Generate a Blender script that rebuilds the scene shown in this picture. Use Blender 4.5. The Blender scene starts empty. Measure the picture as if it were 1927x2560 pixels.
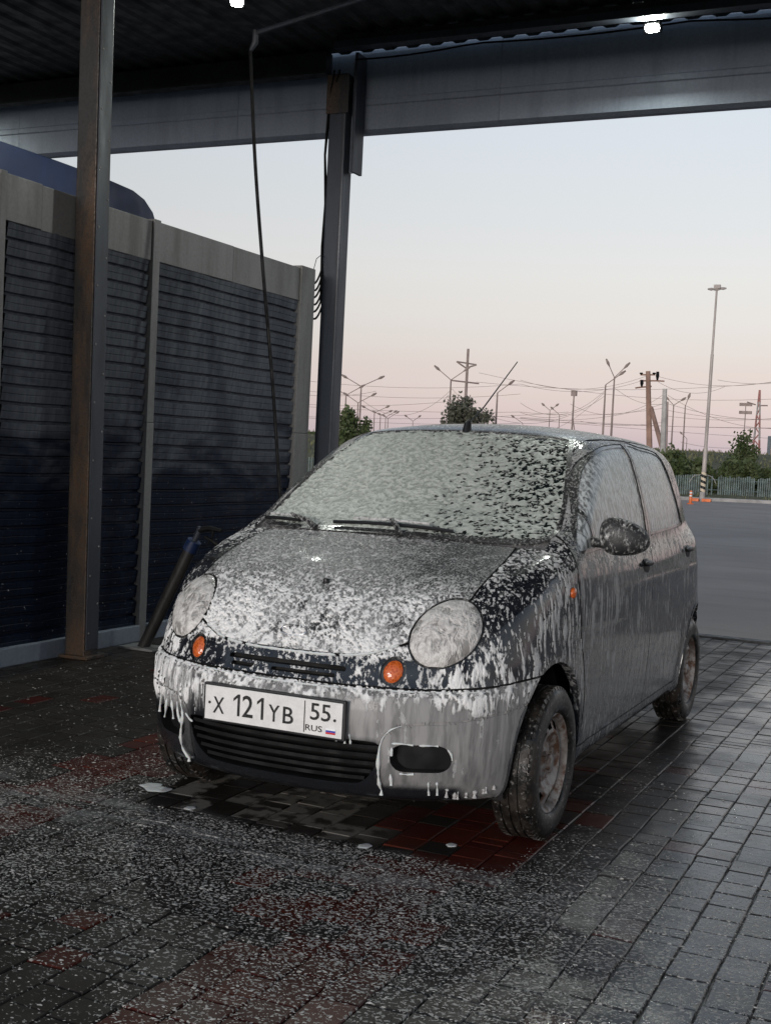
import bpy, bmesh, math, random
import numpy as np
from mathutils import Vector, Matrix

S = bpy.context.scene
COL = S.collection
random.seed(7); RNG = np.random.default_rng(7)
R_ = math.radians

# ------------------------------------------------------------------ camera
CAM_F, CAM_W, CAM_H = 3109.3, 1927.0, 2560.0            # focal length in photo pixels
CAM_P = np.array([1.945, -3.425, 1.292])
YAW, PITCH, ROLL = R_(-24.84), R_(-2.67), R_(2.77)
_f = np.array([math.sin(YAW)*math.cos(PITCH), math.cos(YAW)*math.cos(PITCH), math.sin(PITCH)])
_r = np.array([math.cos(YAW), -math.sin(YAW), 0.0]); _u = np.cross(_r, _f)
CR = math.cos(ROLL)*_r + math.sin(ROLL)*_u
CU = -math.sin(ROLL)*_r + math.cos(ROLL)*_u
CF = _f
cam_data = bpy.data.cameras.new('camera'); cam = bpy.data.objects.new('camera', cam_data); COL.objects.link(cam)
cam.matrix_world = Matrix([[CR[i], CU[i], -CF[i], CAM_P[i]] for i in range(3)] + [[0, 0, 0, 1]])
cam_data.sensor_fit = 'VERTICAL'; cam_data.sensor_height = 36.0
cam_data.lens = CAM_F/CAM_H*36.0
cam_data.clip_start = 0.05; cam_data.clip_end = 6000
S.camera = cam
K = 1927/1665.0                                          # measured in a 1665 px wide view of the photo
def ray(x, y): return CF + CR*(x*K-963.5)/CAM_F - CU*(y*K-1280.0)/CAM_F
def on_z(x, y, z=0.0):
    d = ray(x, y); return CAM_P + d*((z-CAM_P[2])/d[2])
def on_x(x, y, X):
    d = ray(x, y); return CAM_P + d*((X-CAM_P[0])/d[0])
def on_y(x, y, Y):
    d = ray(x, y); return CAM_P + d*((Y-CAM_P[1])/d[1])
def at_depth(x, y, dist):                                # point at a given distance along the ground
    d = ray(x, y); return CAM_P + d*(dist/math.hypot(d[0], d[1]))

# ------------------------------------------------------------------ sky, sun, exposure
SUN_EL, SUN_AZ = R_(4.0), R_(180.0)                      # low in the west, behind the camera
world = bpy.data.worlds.new('World'); S.world = world; world.use_nodes = True
wn = world.node_tree.nodes; wl = world.node_tree.links
wn.clear()
w_out = wn.new('ShaderNodeOutputWorld'); w_bg = wn.new('ShaderNodeBackground')
w_sky = wn.new('ShaderNodeTexSky'); w_sky.sky_type = 'NISHITA'; w_sky.sun_disc = False
w_sky.sun_elevation = SUN_EL; w_sky.sun_rotation = SUN_AZ
w_sky.air_density = 1.0; w_sky.dust_density = 0.0; w_sky.ozone_density = 1.0
# the pink and lilac belt of dusk low over the horizon, the same all the way round
w_tc = wn.new('ShaderNodeTexCoord'); w_sep = wn.new('ShaderNodeSeparateXYZ'); w_rmp = wn.new('ShaderNodeValToRGB')
w_mul = wn.new('ShaderNodeMix'); w_mul.data_type = 'RGBA'; w_mul.blend_type = 'MULTIPLY'; w_mul.inputs['Factor'].default_value = 1.0
wl.new(w_tc.outputs['Generated'], w_sep.inputs[0]); wl.new(w_sep.outputs['Z'], w_rmp.inputs['Fac'])
BELT = [(0.0, .215, .35, 2.4), (.0082, .237, .345, 2.14), (.0203, .266, .334, 1.555), (.0363, .332, .359, 1.155), (.0508, .386, .382, .96), (.0723, .455, .411, .787),
        (.0938, .53, .461, .736), (.1199, .627, .522, .718), (.1473, .723, .585, .725), (.1782, .807, .639, .741), (.2086, .884, .698, .765), (.2603, 1.035, .801, .84), (.337, 1.123, .887, .897), (1.0, 1.15, 1.0, .95)]
el = w_rmp.color_ramp.elements
el[0].position = 0.0; el[1].position = 1.0
for b in BELT[1:-1]: el.new(b[0])
for e, b in zip(sorted(el, key=lambda e: e.position), BELT): e.color = (b[1], b[2], b[3], 1.0)
wl.new(w_sky.outputs[0], w_mul.inputs[6]); wl.new(w_rmp.outputs['Color'], w_mul.inputs[7])
w_bg.inputs['Strength'].default_value = 0.12
wl.new(w_mul.outputs[2], w_bg.inputs['Color']); wl.new(w_bg.outputs[0], w_out.inputs['Surface'])
sun_data = bpy.data.lights.new('sun', 'SUN'); sun = bpy.data.objects.new('sun', sun_data); COL.objects.link(sun)
sun_data.energy = 0.95; sun_data.angle = R_(25.0); sun_data.color = (1.0, 0.93, 0.87)
_sd = Vector((math.sin(SUN_AZ)*math.cos(SUN_EL), math.cos(SUN_AZ)*math.cos(SUN_EL), math.sin(SUN_EL)))
sun.rotation_euler = (-_sd).to_track_quat('-Z', 'Y').to_euler(); sun.location = (2, -12, 6)
S.view_settings.view_transform = 'Standard'; S.view_settings.look = 'None'
S.view_settings.gamma = 1.0; S.view_settings.exposure = 1.536; S.view_settings.use_curve_mapping = False

# ------------------------------------------------------------------ helpers
def tag(o, label=None, cat=None, group=None, kind=None):
    if label: o['label'] = label
    if cat: o['category'] = cat
    if group: o['group'] = group
    if kind: o['kind'] = kind
    return o
def empty(name, loc=(0, 0, 0), label=None, cat=None, group=None):
    o = bpy.data.objects.new(name, None); COL.objects.link(o); o.location = loc; o.empty_display_size = 0.1
    return tag(o, label, cat, group)
def link(name, me, mat, parent=None, loc=None):
    """a mesh object; world coordinates are kept when it has a parent"""
    o = bpy.data.objects.new(name, me); COL.objects.link(o)
    if mat is not None and len(me.materials) == 0: me.materials.append(mat)
    if parent is not None:
        o.parent = parent
        p = parent; off = Vector((0, 0, 0)); M = Matrix.Identity(4)
        chain = []
        while p is not None: chain.append(p); p = p.parent
        for q in reversed(chain): M = M @ Matrix.LocRotScale(q.location, q.rotation_euler, q.scale)
        o.matrix_parent_inverse = Matrix.Identity(4)
        o.matrix_basis = M.inverted() @ Matrix.Translation(loc or (0, 0, 0))
    elif loc is not None: o.location = loc
    return o
class MB:
    """collects vertices and faces, then builds ONE mesh"""
    def __init__(s): s.v = []; s.f = []
    def add(s, v, f):
        n = len(s.v); s.v += [tuple(map(float, p)) for p in v]; s.f += [tuple(i+n for i in q) for q in f]; return s
    def box(s, a, b, bev=0.0):
        (x0, y0, z0), (x1, y1, z1) = a, b
        if bev <= 0:
            return s.add([(x0,y0,z0),(x1,y0,z0),(x1,y1,z0),(x0,y1,z0),(x0,y0,z1),(x1,y0,z1),(x1,y1,z1),(x0,y1,z1)],
                         [(3,2,1,0),(4,5,6,7),(0,1,5,4),(1,2,6,5),(2,3,7,6),(3,0,4,7)])
        bm = bmesh.new(); bmesh.ops.create_cube(bm, size=1.0)
        for v in bm.verts: v.co = Vector(((x0+x1)/2+v.co.x*(x1-x0), (y0+y1)/2+v.co.y*(y1-y0), (z0+z1)/2+v.co.z*(z1-z0)))
        bmesh.ops.bevel(bm, geom=list(bm.edges), offset=bev, segments=2, profile=0.7, affect='EDGES')
        bm.verts.index_update(); s.add([v.co[:] for v in bm.verts], [[v.index for v in f.verts] for f in bm.faces]); bm.free(); return s
    def tube(s, pts, r, n=8, caps=True):
        pts = [np.array(p, float) for p in pts]; rs = r if hasattr(r, '__len__') else [r]*len(pts)
        rings = []; up = np.array([0.0, 0.0, 1.0]); prev = None
        for i, p in enumerate(pts):
            t = pts[min(i+1, len(pts)-1)] - pts[max(i-1, 0)]; t = t/(np.linalg.norm(t)+1e-12)
            if prev is None:
                a = np.cross(t, up if abs(t[2]) < .9 else np.array([1.0, 0, 0]))
            else: a = prev - t*np.dot(prev, t)
            a = a/(np.linalg.norm(a)+1e-12); prev = a; b = np.cross(t, a)
            rings.append([p + rs[i]*(a*math.cos(2*math.pi*k/n)+b*math.sin(2*math.pi*k/n)) for k in range(n)])
        v = [q for g in rings for q in g]; f = []
        for i in range(len(pts)-1):
            for k in range(n):
                f.append((i*n+k, i*n+(k+1) % n, (i+1)*n+(k+1) % n, (i+1)*n+k))
        if caps: f.append(tuple(range(n-1, -1, -1))); f.append(tuple((len(pts)-1)*n+k for k in range(n)))
        return s.add(v, f)
    def lathe(s, prof, n, M=None, close=False):
        """prof: (radius, height) pairs turned round the local z axis, then moved by matrix M"""
        v = []; f = []
        for (r, h) in prof:
            for k in range(n):
                a = 2*math.pi*k/n; v.append((r*math.cos(a), r*math.sin(a), h))
        m = len(prof)
        for i in range(m if close else m-1):
            for k in range(n):
                j = (i+1) % m
                f.append((i*n+k, i*n+(k+1) % n, j*n+(k+1) % n, j*n+k))
        if M is not None: v = [tuple(M @ Vector(p)) for p in v]
        return s.add(v, f)
    def prism(s, poly, axis, a, b):
        """polygon in the two other axes, extruded along axis from a to b"""
        def mk(p, t):
            q = list(p); q.insert(axis, t); return q
        n = len(poly); v = [mk(p, a) for p in poly]+[mk(p, b) for p in poly]
        f = [tuple(range(n)), tuple(range(2*n-1, n-1, -1))]+[(i, n+i, n+(i+1) % n, (i+1) % n) for i in range(n)]
        return s.add(v, f)
    def mesh(s, name, smooth=False, fix=True):
        me = bpy.data.meshes.new(name); me.from_pydata(s.v, [], s.f)
        if fix:
            bm = bmesh.new(); bm.from_mesh(me); bmesh.ops.recalc_face_normals(bm, faces=bm.faces); bm.to_mesh(me); bm.free()
        if smooth:
            me.polygons.foreach_set('use_smooth', [True]*len(me.polygons))
            try: me.set_sharp_from_angle(angle=R_(smooth if smooth is not True else 40))
            except Exception: pass
        me.update(); return me
    def build(s, name, mat, parent=None, smooth=False, fix=True):
        return link(name, s.mesh(name, smooth, fix), mat, parent)

class NT:
    """small node-tree writer"""
    def __init__(s, name):
        s.m = bpy.data.materials.new(name); s.m.use_nodes = True; s.t = s.m.node_tree; s.n = s.t.nodes; s.l = s.t.links
        s.b = s.n['Principled BSDF']; s.out = s.n['Material Output']
    def node(s, typ, **kw):
        n = s.n.new(typ)
        for k, v in kw.items(): setattr(n, k, v)
        return n
    def put(s, sock, v):
        if isinstance(v, bpy.types.NodeSocket): s.l.new(v, sock)
        elif v is not None: sock.default_value = v if not (isinstance(v, tuple) and len(v) == 3 and sock.type == 'RGBA') else (*v, 1.0)
    def pos(s): return s.node('ShaderNodeNewGeometry').outputs['Position']
    def obj(s): return s.node('ShaderNodeTexCoord').outputs['Object']
    def nrm(s): return s.node('ShaderNodeNewGeometry').outputs['Normal']
    def attr(s, name, out='Fac'):
        a = s.node('ShaderNodeAttribute'); a.attribute_name = name; return a.outputs[out]
    def sep(s, v):
        n = s.node('ShaderNodeSeparateXYZ'); s.put(n.inputs[0], v); return n.outputs
    def map(s, v, scale=(1, 1, 1), rot=(0, 0, 0), loc=(0, 0, 0)):
        n = s.node('ShaderNodeMapping'); s.put(n.inputs['Vector'], v); n.inputs['Scale'].default_value = scale
        n.inputs['Rotation'].default_value = rot; n.inputs['Location'].default_value = loc; return n.outputs[0]
    def noise(s, v, scale, detail=3, rough=.5, dist=0.0, out='Fac'):
        n = s.node('ShaderNodeTexNoise'); s.put(n.inputs['Vector'], v); n.inputs['Scale'].default_value = scale
        n.inputs['Detail'].default_value = detail; n.inputs['Roughness'].default_value = rough; n.inputs['Distortion'].default_value = dist
        return n.outputs[out]
    def voro(s, v, scale, feature='F1', out='Distance', rnd=1.0):
        n = s.node('ShaderNodeTexVoronoi'); n.feature = feature; s.put(n.inputs['Vector'], v); n.inputs['Scale'].default_value = scale
        n.inputs['Randomness'].default_value = rnd; return n.outputs[out]
    def math(s, op, a, b=None, c=None, clamp=False):
        n = s.node('ShaderNodeMath', operation=op); n.use_clamp = clamp; s.put(n.inputs[0], a)
        if b is not None: s.put(n.inputs[1], b)
        if c is not None: s.put(n.inputs[2], c)
        return n.outputs[0]
    def rng(s, v, a, b, c=0.0, d=1.0, smooth=True):
        n = s.node('ShaderNodeMapRange'); n.interpolation_type = 'SMOOTHSTEP' if smooth else 'LINEAR'
        for i, q in enumerate((v, a, b, c, d)): s.put(n.inputs[i], q)
        return n.outputs[0]
    def mix(s, f, a, b, blend='MIX'):
        n = s.node('ShaderNodeMix', data_type='RGBA', blend_type=blend); s.put(n.inputs[0], f); s.put(n.inputs[6], a); s.put(n.inputs[7], b); return n.outputs[2]
    def mixf(s, f, a, b):
        n = s.node('ShaderNodeMix', data_type='FLOAT'); s.put(n.inputs[0], f); s.put(n.inputs[2], a); s.put(n.inputs[3], b); return n.outputs[0]
    def bump(s, h, strength=.3, dist=.01, normal=None):
        n = s.node('ShaderNodeBump'); s.put(n.inputs['Height'], h); n.inputs['Strength'].default_value = strength; n.inputs['Distance'].default_value = dist
        if normal is not None: s.put(n.inputs['Normal'], normal)
        return n.outputs[0]
    def set(s, **kw):
        names = dict(color='Base Color', rough='Roughness', metal='Metallic', normal='Normal', spec='Specular IOR Level', coat='Coat Weight',
                     coat_rough='Coat Roughness', alpha='Alpha', trans='Transmission Weight', ior='IOR', emit='Emission Color', emit_s='Emission Strength', sss='Subsurface Weight')
        for k, v in kw.items(): s.put(s.b.inputs[names[k]], v)
        return s.m
def plain(name, color, rough=.5, metal=0.0, var=.25, scale=6.0, bump=0.0, bscale=60.0, spec=.5):
    """base colour with uneven tone and a little relief"""
    t = NT(name); p = t.pos(); n = t.noise(p, scale, 4, .6)
    c0 = tuple(c*(1-var) for c in color); c1 = tuple(min(1, c*(1+var)) for c in color)
    t.set(color=t.mix(t.rng(n, .3, .7), c0, c1), metal=metal, rough=t.rng(t.noise(p, scale*2.3, 3), .3, .7, max(.02, rough*.75), min(1, rough*1.25)), spec=spec)
    if bump: t.set(normal=t.bump(t.noise(p, bscale, 3), bump, .004))
    return t.m
M = {}
# ------------------------------------------------------------------ materials of the place
def mat_paver(name, c0, c1):
    t = NT(name); p = t.pos(); s = t.sep(p); X, Y = s[0], s[1]
    oi = t.node('ShaderNodeObjectInfo'); rnd = t.math('FRACT', t.math('ADD', oi.outputs['Random'], t.attr('rnd')))
    grain = t.noise(p, 220.0, 2, .6); blot = t.noise(p, 5.0, 4, .6)
    col = t.mix(rnd, c0, c1); col = t.mix(t.rng(grain, .3, .7, 0, .5), col, tuple(v*.55 for v in c0)); col = t.mix(t.rng(blot, .45, .75, 0, .55), col, (.020, .018, .016))
    # froth: worm-like flecks, thick in front of the car, thinning towards wall and road
    pw = t.map(p, (1.0, 1.25, 1.0), (0, 0, R_(-22)))
    fl = t.noise(pw, 78.0, 2, .5, .6)
    fl = t.rng(fl, .30, .70, smooth=False)
    big = t.noise(p, 2.3, 3, .6); mid = t.noise(p, 9.0, 3, .6)
    near = t.math('MULTIPLY', t.rng(Y, -1.7, -.35, .10, .33), t.rng(Y, .05, 1.0, 1.0, .42))
    near = t.math('MULTIPLY', near, t.rng(X, -.7, -1.7, 1.0, .62))
    near = t.math('MULTIPLY', near, t.rng(Y, .9, 3.2, 1.0, .72))
    dens = t.math('ADD', near, t.math('ADD', t.math('MULTIPLY', t.math('SUBTRACT', big, .5), .30), t.math('MULTIPLY', t.math('SUBTRACT', mid, .5), .30)))
    under = t.math('MULTIPLY', t.rng(t.math('ABSOLUTE', t.math('SUBTRACT', X, .0)), .62, .80, 1.0, 0.0), t.rng(Y, .16, .34))     # no froth falls under the car
    dens = t.math('MULTIPLY', dens, t.math('SUBTRACT', 1.0, under))
    th = t.math('SUBTRACT', 1.0, dens)
    m = t.rng(fl, t.math('SUBTRACT', th, .05), t.math('ADD', th, .07)); m = t.math('MULTIPLY', m, t.rng(dens, .10, .22))
    # a soapy grey film drifting off the car
    d2 = t.math('ABSOLUTE', t.math('SUBTRACT', Y, t.math('ADD', .05, t.math('MULTIPLY', t.math('SUBTRACT', t.noise(p, 1.6, 2), .5), .5))))
    film = t.math('MULTIPLY', t.rng(d2, .02, .34, .80, 0.0), t.rng(t.noise(t.map(p, (1, 3, 1)), 3.2, 4, .65), .42, .66))
    film2 = t.math('MULTIPLY', t.rng(X, .7, 1.25, 0.0, .09), t.rng(t.noise(p, 2.6, 4, .6), .35, .65))
    film = t.math('MULTIPLY', t.math('MAXIMUM', film, film2), t.math('SUBTRACT', 1.0, under))
    # pale dried residue on some paver tops below the bumper
    res = t.math('MULTIPLY', t.math('MULTIPLY', under, t.rng(Y, .95, .75)), t.math('MULTIPLY', t.rng(X, .30, .12), t.rng(rnd, .52, .60)))
    res = t.math('MULTIPLY', res, t.rng(t.noise(p, 14.0, 3), .40, .52))
    col = t.mix(film, col, (.20, .195, .19)); col = t.mix(t.math('MULTIPLY', res, .55), col, (.30, .28, .25)); col = t.mix(m, col, (.44, .42, .39))
    wet = t.rng(t.noise(p, 3.5, 3, .6), .35, .7, .07, .30)
    wet = t.math('ADD', wet, t.rng(X, 1.3, .5, 0.0, .30)); t.set(color=col, rough=t.mixf(t.math('MAXIMUM', m, res), wet, .6), spec=t.rng(X, .5, 1.3, .10, .52))
    h = t.math('ADD', t.math('MULTIPLY', grain, .35), t.math('MULTIPLY', m, .9)); h = t.math('ADD', h, t.math('MULTIPLY', t.noise(p, 40.0, 2), .5))
    t.set(normal=t.bump(h, .35, .004)); return t.m
M['paver_grey'] = mat_paver('wet grey paver', (.022, .0185, .016), (.038, .032, .028))
M['paver_red'] = mat_paver('wet red paver', (.052, .009, .006), (.085, .017, .009))
M['joint'] = plain('frothy wet joint sand', (.075, .073, .070), .4, 0, .95, 3.2, .5, 200)
def asphalt():
    t = NT('dry asphalt'); p = t.pos(); n = t.noise(p, 260.0, 2); b = t.noise(p, .35, 5, .6); l = t.noise(t.map(p, (.5, 3, 1)), .6, 4, .6)
    c = t.mix(t.rng(b, .35, .65), (.29, .255, .235), (.37, .325, .30)); c = t.mix(t.rng(n, .3, .7, 0, .5), c, (.20, .175, .165)); c = t.mix(t.rng(l, .5, .7, 0, .5), c, (.21, .185, .17))
    t.set(color=c, rough=.8, normal=t.bump(n, .5, .004)); return t.m
M['asphalt'] = asphalt()
def grass():
    t = NT('bank grass'); p = t.pos(); a = t.noise(p, .5, 5, .65); b = t.noise(p, 6.0, 4, .7)
    c = t.mix(t.rng(a, .35, .65), (.11, .115, .055), (.19, .165, .10)); c = t.mix(t.rng(b, .35, .7), c, (.075, .085, .040))
    t.set(color=c, rough=.9, normal=t.bump(b, .8, .25)); return t.m
M['grass'] = grass()
def sheet():
    """painted profiled sheet: dark navy, wet low down, dusty and smeared higher up"""
    t = NT('navy profiled sheet'); p = t.pos(); s = t.sep(p); Y, Z = s[1], s[2]
    sm = t.noise(t.map(p, (1, .8, 2.4)), 1.5, 4, .65, .4); drip = t.noise(t.map(p, (1, 3.2, .9)), 1.0, 3, .6, .5); fine = t.noise(t.map(p, (1, 30, 6)), 1.0, 3, .65)
    dust = t.math('MULTIPLY', t.rng(t.math('ADD', Z, t.math('MULTIPLY', t.math('SUBTRACT', sm, .5), 2.2)), .95, 1.6), t.rng(drip, .36, .56, .50, 1.0))
    c = t.mix(t.rng(fine, .3, .7), (.005, .009, .021), (.009, .016, .036))
    c = t.mix(t.math('MULTIPLY', dust, t.rng(fine, .25, .75, .55, 1.0)), c, (.145, .158, .182))
    spot = t.rng(t.noise(p, 55.0, 2, .5), .71, .75); c = t.mix(t.math('MULTIPLY', spot, t.rng(Z, 1.3, .6)), c, (.5, .5, .5))
    t.set(color=c, rough=t.mixf(dust, .42, .7), spec=.16, normal=t.bump(fine, .15, .003)); return t.m
M['sheet'] = sheet()
def galv(name, c, dirt=(.05, .045, .038), rough=.5, metal=.2, amt=.75):
    t = NT(name); p = t.pos(); d = t.noise(t.map(p, (3, 3, .5)), 1.6, 5, .65); f = t.noise(p, 45.0, 3, .6); st_ = t.noise(t.map(p, (14, 14, .9)), 1.0, 3, .6)
    cc = t.mix(t.rng(f, .3, .7, 0, .5), c, tuple(v*.7 for v in c)); cc = t.mix(t.rng(d, .48, .72, 0, amt), cc, dirt); cc = t.mix(t.rng(st_, .56, .70, 0, amt*.6), cc, dirt)
    t.set(color=cc, metal=metal, rough=t.rng(d, .3, .7, rough*.8, rough*1.25), normal=t.bump(f, .12, .003)); return t.m
M['galv'] = galv('weathered light steel trim', (.20, .20, .197), (.105, .098, .09), .5, .15, .55)
M['fascia'] = galv('dull grey fascia sheet', (.225, .265, .325), (.15, .175, .215), .5, .2, .6)
M['steel'] = galv('dark painted steel', (.042, .052, .070), (.025, .026, .030), .45, .2)
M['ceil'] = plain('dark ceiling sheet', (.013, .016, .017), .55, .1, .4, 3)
def rustpost():
    t = NT('rusty column paint'); p = t.pos(); a = t.noise(t.map(p, (4, 4, .9)), 1.2, 5, .65); f = t.noise(p, 60.0, 3, .6)
    c = t.mix(t.rng(a, .40, .62), (.020, .020, .020), (.085, .050, .028)); c = t.mix(t.rng(f, .35, .7, 0, .6), c, (.014, .013, .012))
    t.set(color=c, rough=t.rng(f, .3, .7, .35, .7), normal=t.bump(f, .3, .004)); return t.m
M['rust'] = rustpost()
M['cable'] = plain('black cable', (.007, .007, .008), .6, spec=.15)
M['bluepaint'] = plain('blue painted steel', (.012, .030, .095), .45, 0, .3, 2)
M['concrete'] = plain('pale concrete', (.40, .38, .36), .85, 0, .2, 2, .3, 30)
M['lampmetal'] = plain('lamp pole steel', (.40, .35, .32), .6, .1, .2, 1)
M['poledark'] = plain('far pole', (.27, .21, .19), .8, 0, .2, 1)
M['wood'] = plain('weathered pole', (.30, .185, .14), .85, 0, .25, 1)
M['orange'] = plain('orange plastic', (.72, .16, .035), .5, 0, .15, 5)
M['reflect'] = plain('white band', (.75, .75, .74), .4, 0, .05)
M['teal'] = plain('faded teal fence paint', (.115, .150, .145), .7, 0, .35, 3)
M['tuft'] = plain('dry grass', (.15, .15, .075), .8, 0, .4, .7)
M['bark'] = plain('bark', (.075, .060, .048), .9, 0, .3, 8)
def leaf(name, a, b):
    t = NT(name); p = t.pos(); n = t.noise(p, 1.1, 3); oi = t.noise(p, 9.0, 2)
    c = t.mix(t.rng(n, .35, .65), a, b); c = t.mix(t.rng(oi, .3, .7, 0, .5), c, tuple(v*.6 for v in a)); t.set(color=c, rough=.6)
    tr = t.node('ShaderNodeBsdfTranslucent'); t.put(tr.inputs['Color'], c); m_ = t.node('ShaderNodeMixShader'); m_.inputs[0].default_value = .3
    t.l.new(t.b.outputs[0], m_.inputs[1]); t.l.new(tr.outputs[0], m_.inputs[2]); t.l.new(m_.outputs[0], t.out.inputs['Surface']); return t.m
M['leaf'] = leaf('shrub leaf', (.085, .115, .042), (.150, .180, .080)); M['leaf2'] = leaf('grey tree leaf', (.12, .125, .09), (.18, .175, .13))

# ------------------------------------------------------------------ ground
tag(MB().add([(-3000, -3000, -.06), (3000, -3000, -.06), (3000, 3000, -.06), (-3000, 3000, -.06)], [(0, 1, 2, 3)]).build('ground', M['grass'], fix=False), kind='structure')
PX0, PX1, PY0, PY1, PIT = -2.90, 4.6, -4.6, 6.26, .1175
paving = tag(MB().add([(-9, PY0, -.009), (8, PY0, -.009), (8, PY1+.02, -.009), (-9, PY1+.02, -.009)], [(0, 1, 2, 3)]).build('paving', M['joint'], fix=False), kind='structure')
K0 = np.array([-8.0, 48.0]); KD = np.array([.82, .572]); KN = np.array([-.572, .82])     # kerb line at the far side of the lot
def kp(s, off, z): q = K0+KD*s+KN*off; return (q[0], q[1], z)
tag(MB().add([(-58, 6.40, 0), (80, 6.40, 0), kp(108, 0, 0), kp(-60, 0, 0)], [(0, 1, 2, 3)]).build('asphalt_lot', M['asphalt'], fix=False), kind='structure')
tag(MB().box((-9, 6.285, -.05), (8, 6.405, .012), .008).build('edging_strip', plain('dark edging', (.035, .034, .035), .6), fix=False), kind='structure')
kb = MB().prism([(0, 0), (.16, 0), (.16, .13), (.03, .13), (0, .10)], 1, -1, 1)
kv = []
for s0 in (-60, 108): kv += [kp(s0, o, z) for o, z in ((0, -.05), (0, .11), (.03, .14), (.18, .14), (.18, -.05))]
tag(MB().add(kv, [(i, (i+1) % 5, 5+(i+1) % 5, 5+i) for i in range(5)]+[(0, 1, 2, 3, 4), (9, 8, 7, 6, 5)]).build('kerb', M['concrete']), kind='structure')
# pavers: rows 117.5 mm wide, pieces of three lengths
def paver_mesh(L, red, k):
    h = .0535-.006; w = PIT-.0042; l = L-.0042; b = .0032; rr = random.Random(k*31+int(L*1000))
    v = []
    for (ins, z) in ((0, -.02), (0, -.004), (b, 0)):
        for sx, sy in ((-1, -1), (1, -1), (1, 1), (-1, 1)): v.append((sx*(w/2-ins)+rr.uniform(-.0007, .0007), sy*(l/2-ins)+rr.uniform(-.0007, .0007), z+(rr.uniform(-.0006, .0006) if z == 0 else 0)))
    f = [(8, 9, 10, 11)]+[(i*4+j, i*4+(j+1) % 4, i*4+4+(j+1) % 4, i*4+4+j) for i in (0, 1) for j in range(4)]
    return v, f
prng = random.Random(3); PAV = []
nrow = int((PX1-PX0)/PIT)
for i in range(-6, nrow+6):
    xc = .86+PIT*(i-32)+PIT/2
    if xc < PX0+.02 or xc > PX1: continue
    y = PY0+prng.uniform(0, .1)
    while y < PY1-.05:
        L = prng.choice([.0587, .1175, .1175, .1762, .1762]); L = min(L, max(.05, PY1-y))
        yc = y+L/2; band = (abs(xc-.50) < .26+prng.uniform(-.06, .06)) or (abs(xc+1.03) < .20+prng.uniform(-.06, .06))
        red = (band and prng.random() < .90*max(0, min(1, (1.5-yc)/.8)) if xc > 0 else band and prng.random() < .85) or prng.random() < .03
        PAV.append((xc, yc, L, red, prng.uniform(-.0009, .0006), prng.gauss(0, .0075), prng.gauss(0, .0075))); y += L
def to_px(p):
    d = np.array(p)-CAM_P; zz = d@CF; return 385+CAM_F/2.5026*(d@CR)/zz, 512-CAM_F/2.5026*(d@CU)/zz, zz
def seen_size(q):
    u, v, zz = to_px((q[0], q[1], 0)); 
    if not (0 < u < 770 and 0 < v < 1024): return 0
    if abs(q[0]) < .76 and .05 < q[1] < 3.4: return 0
    t = np.linspace(0, .96, 40)[:, None]; P = CAM_P+(np.array([q[0], q[1], 0.01])-CAM_P)*t
    inside = (np.abs(P[:, 0]) < .74) & (P[:, 1] > .05) & (P[:, 1] < 3.4) & (P[:, 2] < .95) & (P[:, 2] > .2)
    return 0 if inside.any() else q[2]/zz**3
order = sorted(range(len(PAV)), key=lambda i: -seen_size(PAV[i])); TOP = set(order[:300])
cache = {}; rest = MB(); rest_m = []; rest_r = []
for i, (xc, yc, L, red, dz, ta, tb_) in enumerate(PAV):
    if i in TOP:
        Lk = round(L, 4); key = (Lk, red, i % 3)
        if key not in cache:
            v, f = paver_mesh(L, red, i % 3); cache[key] = MB().add(v, f).mesh('paver', fix=False); cache[key].materials.append(M['paver_red' if red else 'paver_grey'])
        o = bpy.data.objects.new('paver', cache[key]); COL.objects.link(o); o.parent = paving; o.location = (xc+ta*.2, yc+tb_*.2, dz); o.rotation_euler = (ta, tb_, ta*1.6)
    else:
        v, f = paver_mesh(L, red, i % 3); rest.add([(xc+p[0], yc+p[1], dz+p[2]+p[1]*ta-p[0]*tb_) for p in v], f); rest_m += [1 if red else 0]*len(f); rest_r += [prng.random()]*len(f)
ro = rest.build('paver_field', M['paver_grey'], paving, fix=False); ro.data.materials.append(M['paver_red']); ro.data.polygons.foreach_set('material_index', rest_m)
at = ro.data.attributes.new('rnd', 'FLOAT', 'FACE'); at.data.foreach_set('value', np.array(rest_r, np.float32)); ro['kind'] = 'stuff'

# ------------------------------------------------------------------ partition wall on the left
WX = -2.87
wall = empty('partition_wall', (WX, 3.5, 0), 'navy profiled sheet wall with light steel posts and top band, left of car', 'wall')
def corr(y0, y1, z0, z1):
    prof = []; z = z0; k = 0
    while z < z1:
        for dz, dx in ((0, -.032), (.007, -.012), (.043, -.006), (.047, -.010), (.051, -.006), (.082, -.001), (.090, -.032)):
            if z+dz < z1: prof.append((z+dz, dx))
        z += .1
    m = MB(); n = len(prof); ys = np.linspace(y0, y1, 24); rr = np.random.default_rng(int(y0*100) % 97)
    v = []
    for j, y in enumerate(ys):
        wv = .004*math.sin(j*.9+y0)+rr.normal(0, .0012)
        for (zz, dx) in prof: v.append((WX+dx+wv*(.6+.4*math.sin(zz*3.1)), y, zz+.002*math.sin(j*.5+zz*2)))
    f = [(j*n+i, (j+1)*n+i, (j+1)*n+i+1, j*n+i+1) for j in range(len(ys)-1) for i in range(n-1)]
    return m.add(v, f)
for (a, b) in ((-1.3, 1.82), (1.90, 3.21), (3.30, 5.18)): corr(a, b, .08, 2.50).build('corrugated_sheet', M['sheet'], wall, fix=False)
MB().box((WX-.10, -1.3, .08), (WX-.05, 5.2, 2.5)).build('wall_core', M['steel'], wall)
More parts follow.
